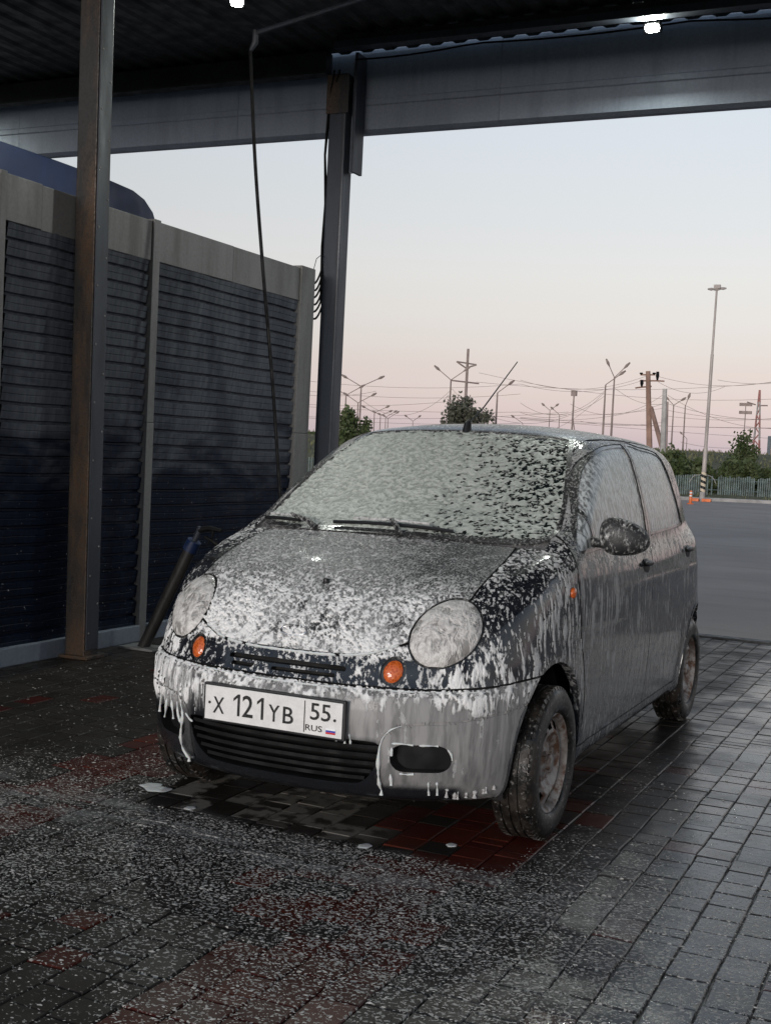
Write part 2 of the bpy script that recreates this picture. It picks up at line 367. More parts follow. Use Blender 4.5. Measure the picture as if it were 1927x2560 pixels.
for (a, b) in ((1.815, 1.868), (3.215, 3.292)):
    MB().box((WX-.04, a, .0), (WX+.018, b, 1.42), .004).build('post', M['galv'], wall); MB().box((WX-.04, a+.002, 1.423), (WX+.016, b-.002, 2.725), .004).build('post', M['galv'], wall)
MB().box((WX-.10, 5.165, .0), (WX+.022, 5.39, 1.42), .006).build('end_post', M['galv'], wall); MB().box((WX-.10, 5.168, 1.423), (WX+.020, 5.388, 2.735), .006).build('end_post', M['galv'], wall)
for (a, b) in ((-1.3, .55), (.553, 1.812), (1.871, 2.16), (2.163, 3.212), (3.295, 4.185), (4.189, 5.162)):
    k = random.uniform(-.004, .004); MB().box((WX-.09, a, 2.462+k), (WX+.006+k, b, 2.715+k), .004).build('band_plate', M['galv'], wall)
for (a, b) in ((-1.3, 1.81), (1.872, 3.21), (3.296, 5.16)): MB().box((WX-.06, a, .0), (WX+.030, b, .105), .006).build('base_rail', M['galv2'] if 'galv2' in M else M['fascia'], wall)

# ------------------------------------------------------------------ canopy
canopy = empty('canopy', (0, 3, 4.5), 'dark flat canopy roof with deep grey fascia over the wash bay', 'canopy')
cv = []; cf = []; nx = 0
xs = np.arange(-9.0, 7.0, .05); prof = [(x+o, z) for x in np.arange(-9, 7, .2) for o, z in ((0, 0), (.03, .018), (.10, .018), (.13, 0))]
for (x, z) in prof: cv += [(x, -1.1, 4.52+z), (x, 5.70, 4.52+z)]
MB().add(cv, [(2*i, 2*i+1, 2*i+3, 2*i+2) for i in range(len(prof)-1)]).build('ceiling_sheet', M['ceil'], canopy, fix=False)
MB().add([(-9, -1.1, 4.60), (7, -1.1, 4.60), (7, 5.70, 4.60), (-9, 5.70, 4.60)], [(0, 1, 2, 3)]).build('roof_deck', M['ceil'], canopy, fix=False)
for (a, b) in ((-9, -6.3), (-6.297, -3.9), (-3.897, -1.52), (-1.517, .85), (.853, 3.2), (3.203, 7)):
    m = MB(); q = [(5.80, 4.545), (5.80, 4.18), (5.792, 4.17), (5.792, 4.13), (5.80, 4.12), (5.80, 3.93), (5.835, 3.905), (5.90, 3.905), (5.90, 4.62), (5.86, 4.62)]
    v = [(x, y, z) for x in (a, b) for (y, z) in q]; n = len(q); m.add(v, [(i, (i+1) % n, n+(i+1) % n, n+i) for i in range(n)]+[tuple(range(n)), tuple(range(2*n-1, n-1, -1))]).build('fascia_panel', M['fascia'], canopy)
MB().box((-9, 5.55, 4.335), (-2.93, 5.66, 4.515), .006).build('edge_beam', M['ceil'], canopy)
MB().box((-2.70, 5.24, 4.415), (7, 5.34, 4.470), .004).build('purlin', M['steel'], canopy); MB().box((-2.70, 5.27, 4.472), (7, 5.31, 4.518)).build('purlin', M['ceil'], canopy)
MB().box((-9, 2.46, 4.36), (7, 2.58, 4.515), .006).build('edge_beam', M['ceil'], canopy); MB().box((-9, -.95, 4.44), (7, -.80, 4.515), .006).build('edge_beam', M['ceil'], canopy)
MB().box((-2.70, 5.615, 3.55), (-2.675, 5.78, 4.50), .003).build('hanger_plate', M['steel'], canopy); MB().box((-2.755, 5.70, 3.56), (-2.703, 5.72, 4.45), .003).build('hanger_plate', M['fascia'], canopy)
MB().box((2.70, 5.60, 0), (2.85, 5.75, 4.33), .01).build('far_column', M['steel'], canopy); MB().box((2.70, -.95, 0), (2.86, -.78, 4.30), .01).build('front_column', M['steel'], canopy); MB().box((-2.86, -.95, 0), (-2.70, -.78, 4.25), .01).build('front_column', M['rust'], canopy)
c1 = empty('column', (-2.74, 2.53, 0), 'rusty brown square steel column standing in front of the navy wall', 'column')
MB().box((-2.815, 2.44, .0), (-2.675, 2.57, 4.36), .006).build('shaft', M['rust'], c1)
MB().box((-2.6755, 2.450, .05), (-2.668, 2.562, 4.30), .003).build('cover_strip', M['steel'], c1)
for z in np.arange(.15, 3.6, .17): MB().lathe([(0, .004), (.006, .003), (.007, 0)], 8, Matrix.Translation((-2.668, 2.47 if int(z*100) % 2 else 2.545, z)) @ Matrix.Rotation(R_(90), 4, 'Y')).build('rivet', M['galv'], c1)
MB().box((-2.845, 2.41, 0), (-2.63, 2.61, .02), .004).build('base_plate', M['rust'], c1)
c1.rotation_euler = (0, R_(-.85), 0)                   # leans a little
c2 = empty('column', (-2.83, 5.67, 0), 'slim dark blue grey steel column at the far edge of the canopy', 'column')
MB().box((-2.905, 5.60, 0), (-2.757, 5.75, 4.34), .012).build('shaft', M['steel'], c2)
MB().box((-2.99, 5.52, 0), (-2.67, 5.83, .02), .004).build('base_plate', M['steel'], c2)
MB().box((-2.93, 5.585, 4.02), (-2.73, 5.598, 4.33), .003).build('head_plate', M['rust'], c2)
# cables
def hang(a, b, sag, n=14):
    a, b = np.array(a, float), np.array(b, float); return [a+(b-a)*t-np.array([0, 0, sag*4*t*(1-t)]) for t in np.linspace(0, 1, n)]
for k in range(6):
    a = (-2.875-.01*(k % 2), 5.395, 2.36+.055*k); b_ = (-2.905, 5.62, 2.47+.075*k)
    o = MB().tube(hang(a, b_, .05+.004*k), .0085, 6).build('cable', M['cable'], smooth=True); tag(o, ['lowest', 'second lowest', 'third lowest', 'third highest', 'second highest', 'highest'][k]+' of the black cable loops between wall end and far column', 'cable', 'cable loops')
tag(MB().tube([(-2.87, 5.39, 2.735), (-2.875, 5.44, 2.83), (-2.88, 5.52, 2.87), (-2.905, 5.60, 2.88)], .003, 5).build('wire', M['cable'], smooth=True), 'thin stray wire arching from the wall end to the far column', 'wire')
for k in range(2):
    o = MB().tube([(-2.912-.004*k, 5.61+.03*k, 2.5), (-2.925-.006*k, 5.61+.03*k, 2.95), (-2.912, 5.61+.03*k, 3.3), (-2.93-.012*k, 5.60+.03*k, 3.7), (-2.915, 5.6+.03*k, 4.1), (-2.86+.05*k, 5.57, 4.36)], .008, 6).build('conduit_cable', M['cable'], smooth=True); tag(o, ['black cable tied up the near edge of the far column', 'black cable tied behind another up the far column'][k], 'cable')
tag(MB().tube([(x, 5.60+.03*math.sin(x*2.1), 4.475-.035*abs(math.sin(x*1.9))) for x in np.linspace(-2.7, 5, 50)], .008, 5).build('roof_cable', M['cable'], smooth=True), 'loose black cable sagging along the canopy edge above the fascia', 'cable')
# ------------------------------------------------------------------ lamps
def lampmat():
    t = NT('lit lamp glass'); t.set(color=(1, 1, 1), emit=(.93, 1.0, .90), emit_s=60.0); return t.m
M['lit'] = lampmat()
def floodlight(p, label, aim, power, size=(.10, .065)):
    p = Vector(p); root = empty('floodlight', p, label, 'lamp', 'canopy floodlights')
    q = (Vector(aim)-p).to_track_quat('-Z', 'Y').to_matrix().to_4x4(); T4 = Matrix.Translation(p) @ q
    def bx(a, b, nm, mt, bev=.004):
        m = MB().box(a, b, bev); m.v = [tuple(T4 @ Vector(v)) for v in m.v]; return m.build(nm, mt, root)
    w, h = size
    bx((-w/2-.012, -h/2-.012, -.002), (w/2+.012, h/2+.012, .035), 'housing', M['cable'])
    gl = MB().prism([(w/2*(abs(math.cos(a))**.6)*(1 if math.cos(a) > 0 else -1), h/2*(abs(math.sin(a))**.6)*(1 if math.sin(a) > 0 else -1)) for a in np.linspace(0, 2*math.pi, 24, endpoint=False)], 2, -.006, -.0025); gl.v = [tuple(T4 @ Vector(v)) for v in gl.v]; gl.build('lamp_glass', M['lit'], root)
    MB().tube([p+Vector((0, 0, .02)), (p.x-.03, p.y, p.z+.06), (p.x-.09, p.y, 4.52)], .008, 6).build('bracket', M['steel'], root)
    ld = bpy.data.lights.new('lamp_light', 'AREA'); ld.shape = 'RECTANGLE'; ld.size = w; ld.size_y = h; ld.energy = power; ld.color = (.95, 1.0, .92)
    lo = bpy.data.objects.new('lamp_light', ld); COL.objects.link(lo); lo.parent = root; lo.matrix_parent_inverse = Matrix.Identity(4); lo.matrix_basis = Matrix.Translation(-p) @ Matrix.Translation(T4 @ Vector((0, 0, -.012))) @ q
    return root
LAMP_W = 13.0
floodlight(on_y(1408, 60, 5.42), 'lit white floodlight under the canopy edge, right of the far column', (-.3, 1.5, 0), LAMP_W)
floodlight((-7.3, 5.2, 4.30), 'lit floodlight of the next bay whose glow shows on the fascia at left', (-7.0, 5.0, 0), 5.0)
floodlight(on_y(512, 3, 4.0), 'lit white floodlight on the ceiling above the navy wall', (-1.0, .2, 0), LAMP_W, (.085, .07))
# ------------------------------------------------------------------ grass bank and road beyond the lot
EF = np.array([-.42, .907]); ER = np.array([.907, .42])
def bank():
    v = []; f = []; prof = [(.30, -.02), (1.5, .03), (5, .12), (10, .35), (16, .9), (24, 1.7), (32, 2.35), (40, 2.62), (46, 2.70), (75, 2.72), (160, 2.72), (900, 2.7)]
    ss = np.concatenate([np.arange(-140, -60, 20), np.arange(-60, 90, 3.0), np.arange(90, 300, 25)]); n = len(prof)
    for s in ss:
        for (o, z) in prof:
            k = 0 if o < 1 or o > 45 else 1
            p = kp(s, o, z); v.append((p[0], p[1], z+k*.12*math.sin(s*.21+o*.3)+k*random.uniform(-.07, .07)))
    f = [(i*n+j, (i+1)*n+j, (i+1)*n+j+1, i*n+j+1) for i in range(len(ss)-1) for j in range(n-1)]
    return MB().add(v, f).build('embankment', M['grass'], smooth=True, fix=False)
tag(bank(), kind='structure')
tag(MB().add([kp(-140, 48, 2.745), kp(300, 48, 2.745), kp(300, 60, 2.745), kp(-140, 60, 2.745)], [(0, 1, 2, 3)]).build('road', M['asphalt'], fix=False), kind='structure')
BZ = 2.7
def base_z(p):
    o = (np.array(p[:2])-K0)@KN
    return float(np.interp(o, [-.1, .30, 1.5, 5, 10, 16, 24, 32, 40, 46], [0, -.02, .03, .12, .35, .9, 1.7, 2.35, 2.62, 2.70]))
# lamp posts along the roads: (fork x, fork y, heads [(x, y)...], distance), pixels of the photo
LAMPS = [((903, 966), [(866, 944), (948, 946)], 150, 'double armed street lamp, tallest of those just right of the far column'),
         ((865, 988), [(833, 966), (901, 968)], 165, 'double armed street lamp closest to the far column'),
         ((895, 1007), [(868, 988), (931, 988)], 185, 'double armed street lamp, third from the far column'),
         ((936, 1032), [(911, 1018), (966, 1018)], 240, 'small double armed street lamp left of the bare distant ones'),
         ((951, 1038), [(938, 1031), (974, 1029)], 270, 'small double armed street lamp, second of the distant row'),
         ((964, 1043), [(950, 1036), (986, 1030)], 290, 'small double armed street lamp, third of the distant row'),
         ((970, 1046), [(961, 1040), (992, 1032)], 310, 'small double armed street lamp, last of the distant row'),
         ((1032, 1053), [(1016, 1041), (1047, 1042)], 330, 'tiny double armed street lamp showing over the roof left of the antenna'),
         ((1127, 950), [(1097, 924), (1162, 926)], 140, 'double armed street lamp beside the power pole behind the antenna'),
         ((1243, 982), [(1273, 960)], 140, 'single armed street lamp right of the antenna'),
         ((1306, 1058), [(1283, 1042)], 300, 'tiny single armed street lamp leaning over the roof right of the antenna'),
         ((1374, 1026), [(1359, 1013), (1390, 1014)], 270, 'small double armed street lamp over the middle of the roof'),
         ((1398, 1037), [(1381, 1022)], 290, 'small single armed street lamp beside a double one over the roof'),
         ((1535, 944), [(1521, 912), (1562, 918)], 135, 'tall double armed street lamp above the front side window'),
         ((1513, 962), [(1550, 936)], 140, 'tall single armed street lamp next to the double one above the side window'),
         ((1683, 1013), [(1669, 998), (1704, 1000)], 190, 'double armed street lamp right of the pale concrete pole'),
         ((1712, 1015), [(1720, 994)], 190, 'single headed street lamp left of the tall striped mast'),
         ((1716, 1097), [(1703, 1084)], 330, 'tiny street lamp low over the bank left of the striped mast')]
for (fx, fy), heads, dist, lb in LAMPS:
    F = at_depth(fx/K, fy/K, dist); B = np.array([F[0], F[1], base_z(F)-.1]); s = dist/150
    r = empty('street_lamp', B, lb, 'street lamp', 'street lamps along the far roads')
    MB().tube([B, B+(F-B)*.5, F], [.14*s**.3, .11, .08], 6).build('pole', M['poledark'], r)
    for h in heads:
        H = at_depth(h[0]/K, h[1]/K, dist); MB().tube([F, H], .05*s**.5, 5).build('arm', M['poledark'], r)
        e = H+(H-F)/np.linalg.norm(H-F)*.7; MB().tube([H-(e-H)*.3, H+(e-H)*.3, e], [.07*s, .19*s**.7, .09], 6).build('lamp_head', M['poledark'], r)
# floodlight mast with a box head and a stay
B = at_depth(1429/K, 1068/K, 160); T = at_depth(1434/K, 990/K, 160); B[2] = base_z(B)
r = empty('mast', B, 'thin mast with a square box on top over the rear of the roof', 'mast')
MB().tube([B, T], [.14, .09], 6).build('pole', M['poledark'], r); MB().box(T-[.35, .2, 0], T+[.35, .2, .7]).build('box_head', M['poledark'], r)
S2 = at_depth(1445/K, 1080/K, 160); S2[2] = base_z(S2); MB().tube([S2, B+(T-B)*.62], .07, 5).build('stay', M['poledark'], r)
def power_pole(name, label, top, bottom, dist, rad, arms, mat, brace=None):
    T = at_depth(top[0]/K, top[1]/K, dist); B = at_depth(bottom[0]/K, bottom[1]/K, dist); d = (B-T)/(T[2]-B[2]); B = T+d*(T[2]-base_z(B)+.1)
    r = empty(name, B, label, 'power pole'); MB().tube([B, T], [rad, rad*.72], 8).build('pole', mat, r)
    for (a, b, ins) in arms:
        a, b = at_depth(a[0]/K, a[1]/K, dist), at_depth(b[0]/K, b[1]/K, dist); MB().tube([a, b], .07*dist/110, 5).build('crossarm', mat, r)
        for (ix, iy, up) in ins:
            q = at_depth(ix/K, iy/K, dist); h = .75*dist/110*up; MB().tube([q, q+[0, 0, h*.5], q+[0, 0, h]], [.05, .16*dist/110, .13*dist/110], 6).build('insulator', M['cable'], r)
    if brace:
        a, b = at_depth(brace[0][0]/K, brace[0][1]/K, dist), at_depth(brace[1][0]/K, brace[1][1]/K, dist-4); e = (b-a)/(a[2]-b[2]); b = a+e*(a[2]-base_z(b)+.1)
        MB().tube([b, a], [rad*.85, rad*.7], 8).build('brace', mat, r)
    return r
power_pole('power_pole', 'dark power pole with two crossarms behind the car antenna', (1170, 872), (1160, 1066), 150, .22, [((1141, 904), (1191, 912), []), ((1141, 904), (1164, 920), []), ((1191, 912), (1164, 920), []), ((1128, 951), (1197, 959), []), ((1141, 1001), (1185, 1004), [])], M['poledark'])
power_pole('power_pole', 'brown braced power pole with insulators above the rear side window', (1619, 928), (1622, 1098), 75, .19,
           [((1600, 937), (1637, 937), [(1602, 937, .25), (1634, 937, .25)]), ((1598, 952), (1643, 952), [(1642, 951, 1.0)]), ((1643, 952), (1660, 953), []), ((1602, 968), (1628, 966), [(1603, 967, .8)]), ((1587, 970), (1602, 968), [])], M['wood'], ((1627, 1020), (1652, 1112)))
power_pole('concrete_pole', 'pale concrete pole standing beside the brown braced power pole', (1661, 972), (1656, 1120), 70, .17, [], M['concrete'])
power_pole('thin_pole', 'thin dark pole close to the right of the pale concrete pole', (1668, 1004), (1665, 1106), 110, .10, [], M['poledark'])
# tall light mast with striped foot, plastic guards
B = on_z(1515, 1083); T = at_depth(1547, 628, math.hypot(B[0]-CAM_P[0], B[1]-CAM_P[1]))
mast = empty('light_mast', B, 'tall pale light mast with black and yellow striped foot beyond the lot', 'light mast')
ax_ = (T-B)
for (a, b, r0, r1) in ((.0, .255, .095, .085), (.255, .70, .070, .062), (.70, 1.0, .046, .040)): MB().tube([B+ax_*a, B+ax_*b], [r0, r1], 12).build('mast_section', M['lampmetal'], mast, smooth=True)
def stripes():
    t = NT('hazard stripes'); p = t.obj(); s = t.sep(t.pos()); ang = t.math('ARCTAN2', t.math('SUBTRACT', s[1], float(B[1])), t.math('SUBTRACT', s[0], float(B[0])))
    w = t.math('FRACT', t.math('ADD', t.math('MULTIPLY', s[2], 4.4), t.math('DIVIDE', ang, 2*math.pi)))
    t.set(color=t.mix(t.rng(w, .48, .52), (.012, .012, .012), (.62, .52, .38)), rough=.6); return t.m
MB().tube([B+ax_*.045, B+ax_*.140], [.104, .102], 16).build('striped_sleeve', stripes(), mast, smooth=True)
MB().tube([B-[0, 0, .1], B+ax_*.045], [.115, .11], 12).build('mast_foot', M['concrete'], mast)
for k, (ex, ez) in enumerate(((-.22, .0), (.24, .05), (.05, .02))):
    c = T+np.array([ER[0]*ex, ER[1]*ex, .05+ez]); MB().tube([T, c], .02, 6).build('lamp_arm', M['lampmetal'], mast); MB().tube([c-np.array([ER[0], ER[1], 0])*.14, c, c+np.array([ER[0], ER[1], .1])*.14], [.03, .06, .03], 8).build('lamp_head', M['lampmetal'], mast)
MB().box(T+[-.12, -.06, .09], T+[.15, .06, .24], .01).build('lamp_box', M['lampmetal'], mast)
bo = empty('base_guard', (B[0], B[1], 0), 'orange plastic guard blocks round the foot of the light mast', 'guard')
for s0 in (-.42, .06): MB().box((B[0]+s0, B[1]-.42, .0), (B[0]+s0+.36, B[1]-.22, .12), .02).build('guard_block', M['orange'], bo)
G = on_z(1490, 1089); g = empty('delineator', G, 'orange flexible marker post with white bands in front of the light mast', 'marker post')
MB().lathe([(.12, 0), (.12, .03), (.055, .05), (.05, .47), (.04, .49), (0, .50)], 16, Matrix.Translation(G)).build('post', M['orange'], g, smooth=True)
for z in (.17, .28, .39): MB().lathe([(.052, z), (.053, z+.005), (.053, z+.05), (.052, z+.055)], 16, Matrix.Translation(G)).build('white_band', M['reflect'], g, smooth=True)
# low picket fence behind the kerb
fe = empty('picket_fence', kp(0, 4, 0), 'low faded teal picket fence along the grass behind the kerb', 'fence')
pk = MB(); frng = random.Random(5)
for s in np.arange(-30, 45, .105):
    if frng.random() < .10 or (11.5 < s < 14.5) : continue
    p = kp(s, 4.0, 0); h = .92+frng.uniform(-.05, .05); z0 = base_z(p)
    pk.box((p[0]-.03, p[1]-.012, z0), (p[0]+.03, p[1]+.012, z0+h))
o = pk.build('pickets', M['teal'], fe, fix=False); o['kind'] = 'stuff'
for z in (.30, .75):
    a, b = kp(-30, 4.05, 0), kp(45, 4.05, 0); MB().tube([(a[0], a[1], z+.1), (b[0], b[1], z+.1)], .025, 5).build('rail', M['teal'], fe)
def arc_pipe():
    d = 54; pts = [at_depth(x/K, y/K, d) for x, y in ((1722, 1199), (1733, 1190), (1748, 1187), (1768, 1188), (1782, 1196), (1789, 1203))]; pts[0][2] -= .12; pts[-1][2] -= .12; return MB().tube(smooth_c(pts), .014, 6)
def smooth_c(p, n=6):
    p = np.array(p, float); m = len(p); out = []
    for i in range(m-1):
        g = lambda k: p[min(max(k, 0), m-1)]; p0, p1, p2, p3 = g(i-1), g(i), g(i+1), g(i+2)
        for t in np.arange(n)/n: out.append(.5*((2*p1)+(-p0+p2)*t+(2*p0-5*p1+4*p2-p3)*t*t+(-p0+3*p1-3*p2+p3)*t**3))
    out.append(p[-1]); return out
tag(arc_pipe().build('bent_pipe', M['concrete'], smooth=True), 'white bent pipe arching over the grass behind the light mast', 'pipe')
# ------------------------------------------------------------------ trees and shrubs
def foliage(c, r, n, size, seed, stretch=1.0, lobes=7):
    g = np.random.default_rng(seed); c = np.array(c, float); r = np.array(r, float); L = []
    for k in range(lobes): d = g.normal(size=3); d /= np.linalg.norm(d); L.append((c+d*r*g.uniform(.25, .85), r*g.uniform(.18, .50)*np.array([1, 1, g.uniform(.9, 1.7)])))
    m = MB(); v = []; f = []
    for i in range(n):
        lc, lr = L[g.integers(lobes)]; d = g.normal(size=3); d /= np.linalg.norm(d); p = lc+d*lr*g.uniform(.15, 1.3)*np.array([1, 1, 1.15])
        a = g.normal(size=3); a /= np.linalg.norm(a); b = np.cross(a, g.normal(size=3)); b /= np.linalg.norm(b); s = size*g.uniform(.6, 1.4)
        k = len(v); v += [p-a*s, p+b*s*.55, p+a*s, p-b*s*.55]; f.append((k, k+1, k+2, k+3))
    return m.add(v, f), L
def tree(name, label, cat, base, top_z, width, n, size, seed, mat, lobes=9, crown_low=.25):
    base = np.array(base, float); h = top_z-base[2]; r = empty(name, base, label, cat)
    c = base+np.array([0, 0, h*(crown_low+(1-crown_low)/2)]); m, L = foliage(c, (width/2, width/2, h*(1-crown_low)/2), n, size, seed, lobes=lobes)
    m.build('crown', mat, r, fix=False)
    t = MB(); t.tube([base-[0, 0, .2], base+[.03*h*.3, 0, h*.35], base+[.02*h, .01*h, h*.72]], [h*.028, h*.020, h*.008], 7)
    for lc, lr in L: t.tube([base+[0, 0, h*.30], (base+[0, 0, h*.30])*.4+lc*.6, lc], [h*.012, h*.008, h*.003], 5)
    t.build('trunk', M['bark'], r); return r
def tree_px(name, label, cat, x0, x1, ytop, dist, *a, **k):
    p = at_depth((x0+x1)/2, 1000, dist); t = at_depth((x0+x1)/2, ytop, dist); wpx = (x1-x0)*K*dist/CAM_F; return tree(name, label, cat, (p[0], p[1], base_z(p)), t[2], wpx, *a, **k)
tree_px('small_tree', 'leafy green tree directly right of the far canopy column', 'tree', 712, 806, 884, 62, 2600, .13, 1, M['leaf'], lobes=12, crown_low=.05)
tree_px('small_tree', 'dark green tree between the wall end and the far column', 'tree', 655, 712, 940, 80, 1800, .18, 2, M['leaf'], lobes=9, crown_low=.05)
tree_px('far_tree', 'sparse greyish tree rising behind the car roof at the antenna', 'tree', 944, 1062, 856, 138, 3000, .20, 3, M['leaf2'], lobes=16, crown_low=.15)
tree_px('sapling', 'young forked sapling on the bank right of the striped mast', 'tree', 1570, 1645, 927, 66, 1500, .11, 4, M['leaf'], lobes=10, crown_low=.10)
for k, (x0, x1, yt, d, lb) in enumerate([(1425, 1510, 968, 62, 'green shrub on the bank just behind the car tail'), (1500, 1565, 1003, 60, 'low green shrub left of the sapling on the bank'), (1545, 1625, 1000, 60, 'round green shrub below the sapling'), (1610, 1690, 1010, 64, 'low green shrub on the bank at the right picture edge'), (1470, 1540, 990, 70, 'green shrub behind the striped mast on the bank')]):
    tree_px('shrub', lb, 'shrub', x0, x1, yt, d, 2600, .14, 20+k, M['leaf'], lobes=9, crown_low=.0)
tuft = MB(); g = np.random.default_rng(9); v = []; f = []
for i in range(9000):
    p = kp(g.uniform(-22, 40), g.uniform(.4, 44)**1.0, 0); z = base_z(p); h = g.uniform(.08, .26); a = g.uniform(0, math.pi); k = len(v); w = .07
    v += [(p[0]-w*math.cos(a), p[1]-w*math.sin(a), z-.08), (p[0]+w*math.cos(a), p[1]+w*math.sin(a), z-.08), (p[0]+g.normal(0, .08), p[1]+g.normal(0, .08), z+h)]; f.append((k, k+1, k+2))
tag(tuft.add(v, f).build('grass_tufts', M['tuft'], fix=False), 'rough grass tufts growing over the whole bank', 'grass', kind='stuff')
# cars passing on the road
def far_car(x, y, dist, mat, label):
    p = at_depth(x, y, dist); z = 2.75; c = np.array([p[0], p[1], z]); r = empty('distant_car', c, label, 'car', 'cars on the far road'); d2 = np.array([KD[0], KD[1]]); n2 = np.array([-KD[1], KD[0]])
    prof = [(-2.1, .35), (-2.15, .7), (-1.6, .95), (-1.1, 1.42), (.5, 1.45), (1.1, 1.0), (1.95, .88), (2.1, .6), (2.05, .35)]
    v = []; m = len(prof)
    for s in (-.82, .82):
        for (a, h) in prof: q = c[:2]+d2*a+n2*s*(.88 if h > 1.2 else 1); v.append((q[0], q[1], z+h))
    MB().add(v, [(i, (i+1) % m, m+(i+1) % m, m+i) for i in range(m)]+[tuple(range(m)), tuple(range(2*m-1, m-1, -1))]).build('body', mat, r)
    for a in (-1.3, 1.3):
        for s in (-.75, .75):
            q = c[:2]+d2*a+n2*s; MB().lathe([(0, -.1), (.31, -.1), (.31, .1), (0, .1)], 12, Matrix.Translation((q[0], q[1], z+.31)) @ Matrix.Rotation(math.atan2(n2[1], n2[0]), 4, 'Z') @ Matrix.Rotation(R_(90), 4, 'Y')).build('wheel', M['cable'], r)
far_car(1697/K, 1125/K, 215, M['cable'], 'dark car on the far road left of the striped mast'); far_car(1733/K, 1127/K, 225, M['cable'], 'second dark car on the far road, nearer the striped mast'); far_car(1826/K, 1131/K, 260, M['reflect'], 'white car on the far road left of the sapling')
# red and white lattice tower, substation at the edge
d = 260; T = at_depth(1898/K, 975/K, d); Bb = np.array([T[0], T[1], 2.7]); tw = empty('lattice_tower', Bb, 'slim red and white lattice tower at the right edge of the sky', 'tower')
H = T[2]-2.7; redm = plain('faded red paint', (.40, .19, .17), .8); 
for s1, s2 in ((-1, -1), (1, -1), (1, 1), (-1, 1)):
    for k in range(6):
        w0, w1 = .75*(1-k/6.6), .75*(1-(k+1)/6.6); MB().tube([Bb+[s1*w0, s2*w0, H*k/6], Bb+[s1*w1, s2*w1, H*(k+1)/6]], .13, 4).build('leg_section', redm if k % 2 else M['concrete'], tw)
br = MB()
for k in range(12):
    w0, w1 = .75*(1-k/13.2), .75*(1-(k+1)/13.2); s = 1 if k % 2 else -1
    for a in (-1, 1): br.tube([Bb+[s*w0, a*w0, H*k/12], Bb+[-s*w1, a*w1, H*(k+1)/12]], .07, 4); br.tube([Bb+[a*w0, s*w0, H*k/12], Bb+[a*w1, -s*w1, H*(k+1)/12]], .07, 4)
br.build('bracing', redm, tw)
for (a, b) in (((1866, 1005), (1888, 1012)), ((1892, 1014), (1918, 1014))): MB().tube([at_depth(a[0]/K, a[1]/K, d), at_depth(b[0]/K, b[1]/K, d)], .13, 4).build('tower_arm', M['poledark'], tw)
for n_, (x, y) in enumerate(((1863, 1014), (1862, 1034))):
    q = at_depth(x/K, y/K, 300); b = np.array([q[0], q[1], 2.6]); r = empty('floodlight_mast', b, ['distant floodlight mast with a cluster of lamps left of the lattice tower', 'lower distant floodlight mast left of the lattice tower'][n_], 'mast'); MB().tube([b, q], .10, 5).build('pole', M['poledark'], r); MB().box(q-[1.4, .3, .1], q+[1.4, .3, .6]).build('lamp_cluster', M['poledark'], r)
q0, q1 = at_depth(1915/K, 1138/K, 190), at_depth(1945/K, 1138/K, 190); top = at_depth(1920/K, 1090/K, 190)[2]
sb = empty('grey_building', (q0[0], q0[1], 2.6), 'tall narrow grey blue building at the right picture edge', 'building'); MB().box((q0[0], q0[1], 2.6), (q1[0]+6, q1[1]+6, top), .1).build('wall', plain('grey blue cladding', (.10, .125, .14), .7), sb)
for k in range(3): MB().tube([(q0[0]+.6+k*1.1, q0[1]-.1, 2.7), (q0[0]+.6+k*1.1, q0[1]-.1, top+1.0+k*.6)], .10, 5).build('stack_pipe', M['poledark'], sb)
# ------------------------------------------------------------------ overhead lines
WIRES = [((780, 935), (1300, 960), 130, 1.0), ((780, 960), (1300, 985), 130, 1.0), ((1197, 932), (1927, 962), 140, 2.0), ((1190, 955), (1927, 930), 140, 1.5), ((780, 1002), (1140, 1002), 150, .6), ((780, 1028), (1420, 1030), 170, 1.0), ((905, 1000), (1130, 972), 150, 2.5), ((1130, 972), (1513, 978), 140, 5.0),
         ((780, 1010), (1300, 1030), 160, .5), ((1130, 985), (1420, 1040), 150, 2.0), ((1300, 1007), (1513, 975), 140, 2.0), ((1300, 1031), (1513, 988), 150, 1.5), ((1537, 971), (1655, 1010), 135, .6), ((1300, 950), (1620, 938), 110, 1.0), ((1640, 952), (1810, 967), 110, .8), ((1640, 940), (1927, 932), 110, 1.0),
         ((1793, 950), (1927, 953), 130, .3), ((1300, 960), (1600, 953), 110, .8), ((1668, 988), (1927, 1045), 110, 1.2), ((1425, 1010), (1655, 988), 120, 1.4), ((1300, 1045), (1656, 1010), 130, .8), ((1664, 1008), (1927, 1036), 120, .7), ((1300, 1030), (1660, 1020), 130, .5), ((1664, 1025), (1927, 1036), 130, .6),
         ((1300, 1043), (1927, 1062), 170, .6), ((1300, 1050), (1927, 1064), 170, .4), ((1664, 1040), (1927, 1037), 160, .6), ((1450, 1053), (1660, 1055), 170, .5), ((780, 1035), (1300, 1058), 180, .8), ((1140, 1030), (1927, 1090), 200, .5), ((780, 980), (940, 978), 170, .6), ((1700, 1105), (1830, 1120), 200, .3)]
wr = np.random.default_rng(4)
MARKS = [(800, 'the far column'), (950, 'the lamps right of the far column'), (1165, 'the antenna pole'), (1310, 'above the roof middle'), (1440, 'the box headed mast'), (1525, 'the lamps over the side window'), (1620, 'the brown braced pole'), (1662, 'the concrete pole'), (1800, 'the light mast'), (1927, 'the right picture edge')]
mark = lambda x: min(MARKS, key=lambda m: abs(m[0]-x))[1]
pair = {}
for w in WIRES: pair.setdefault((mark(w[0][0]), mark(w[1][0])), []).append(w)
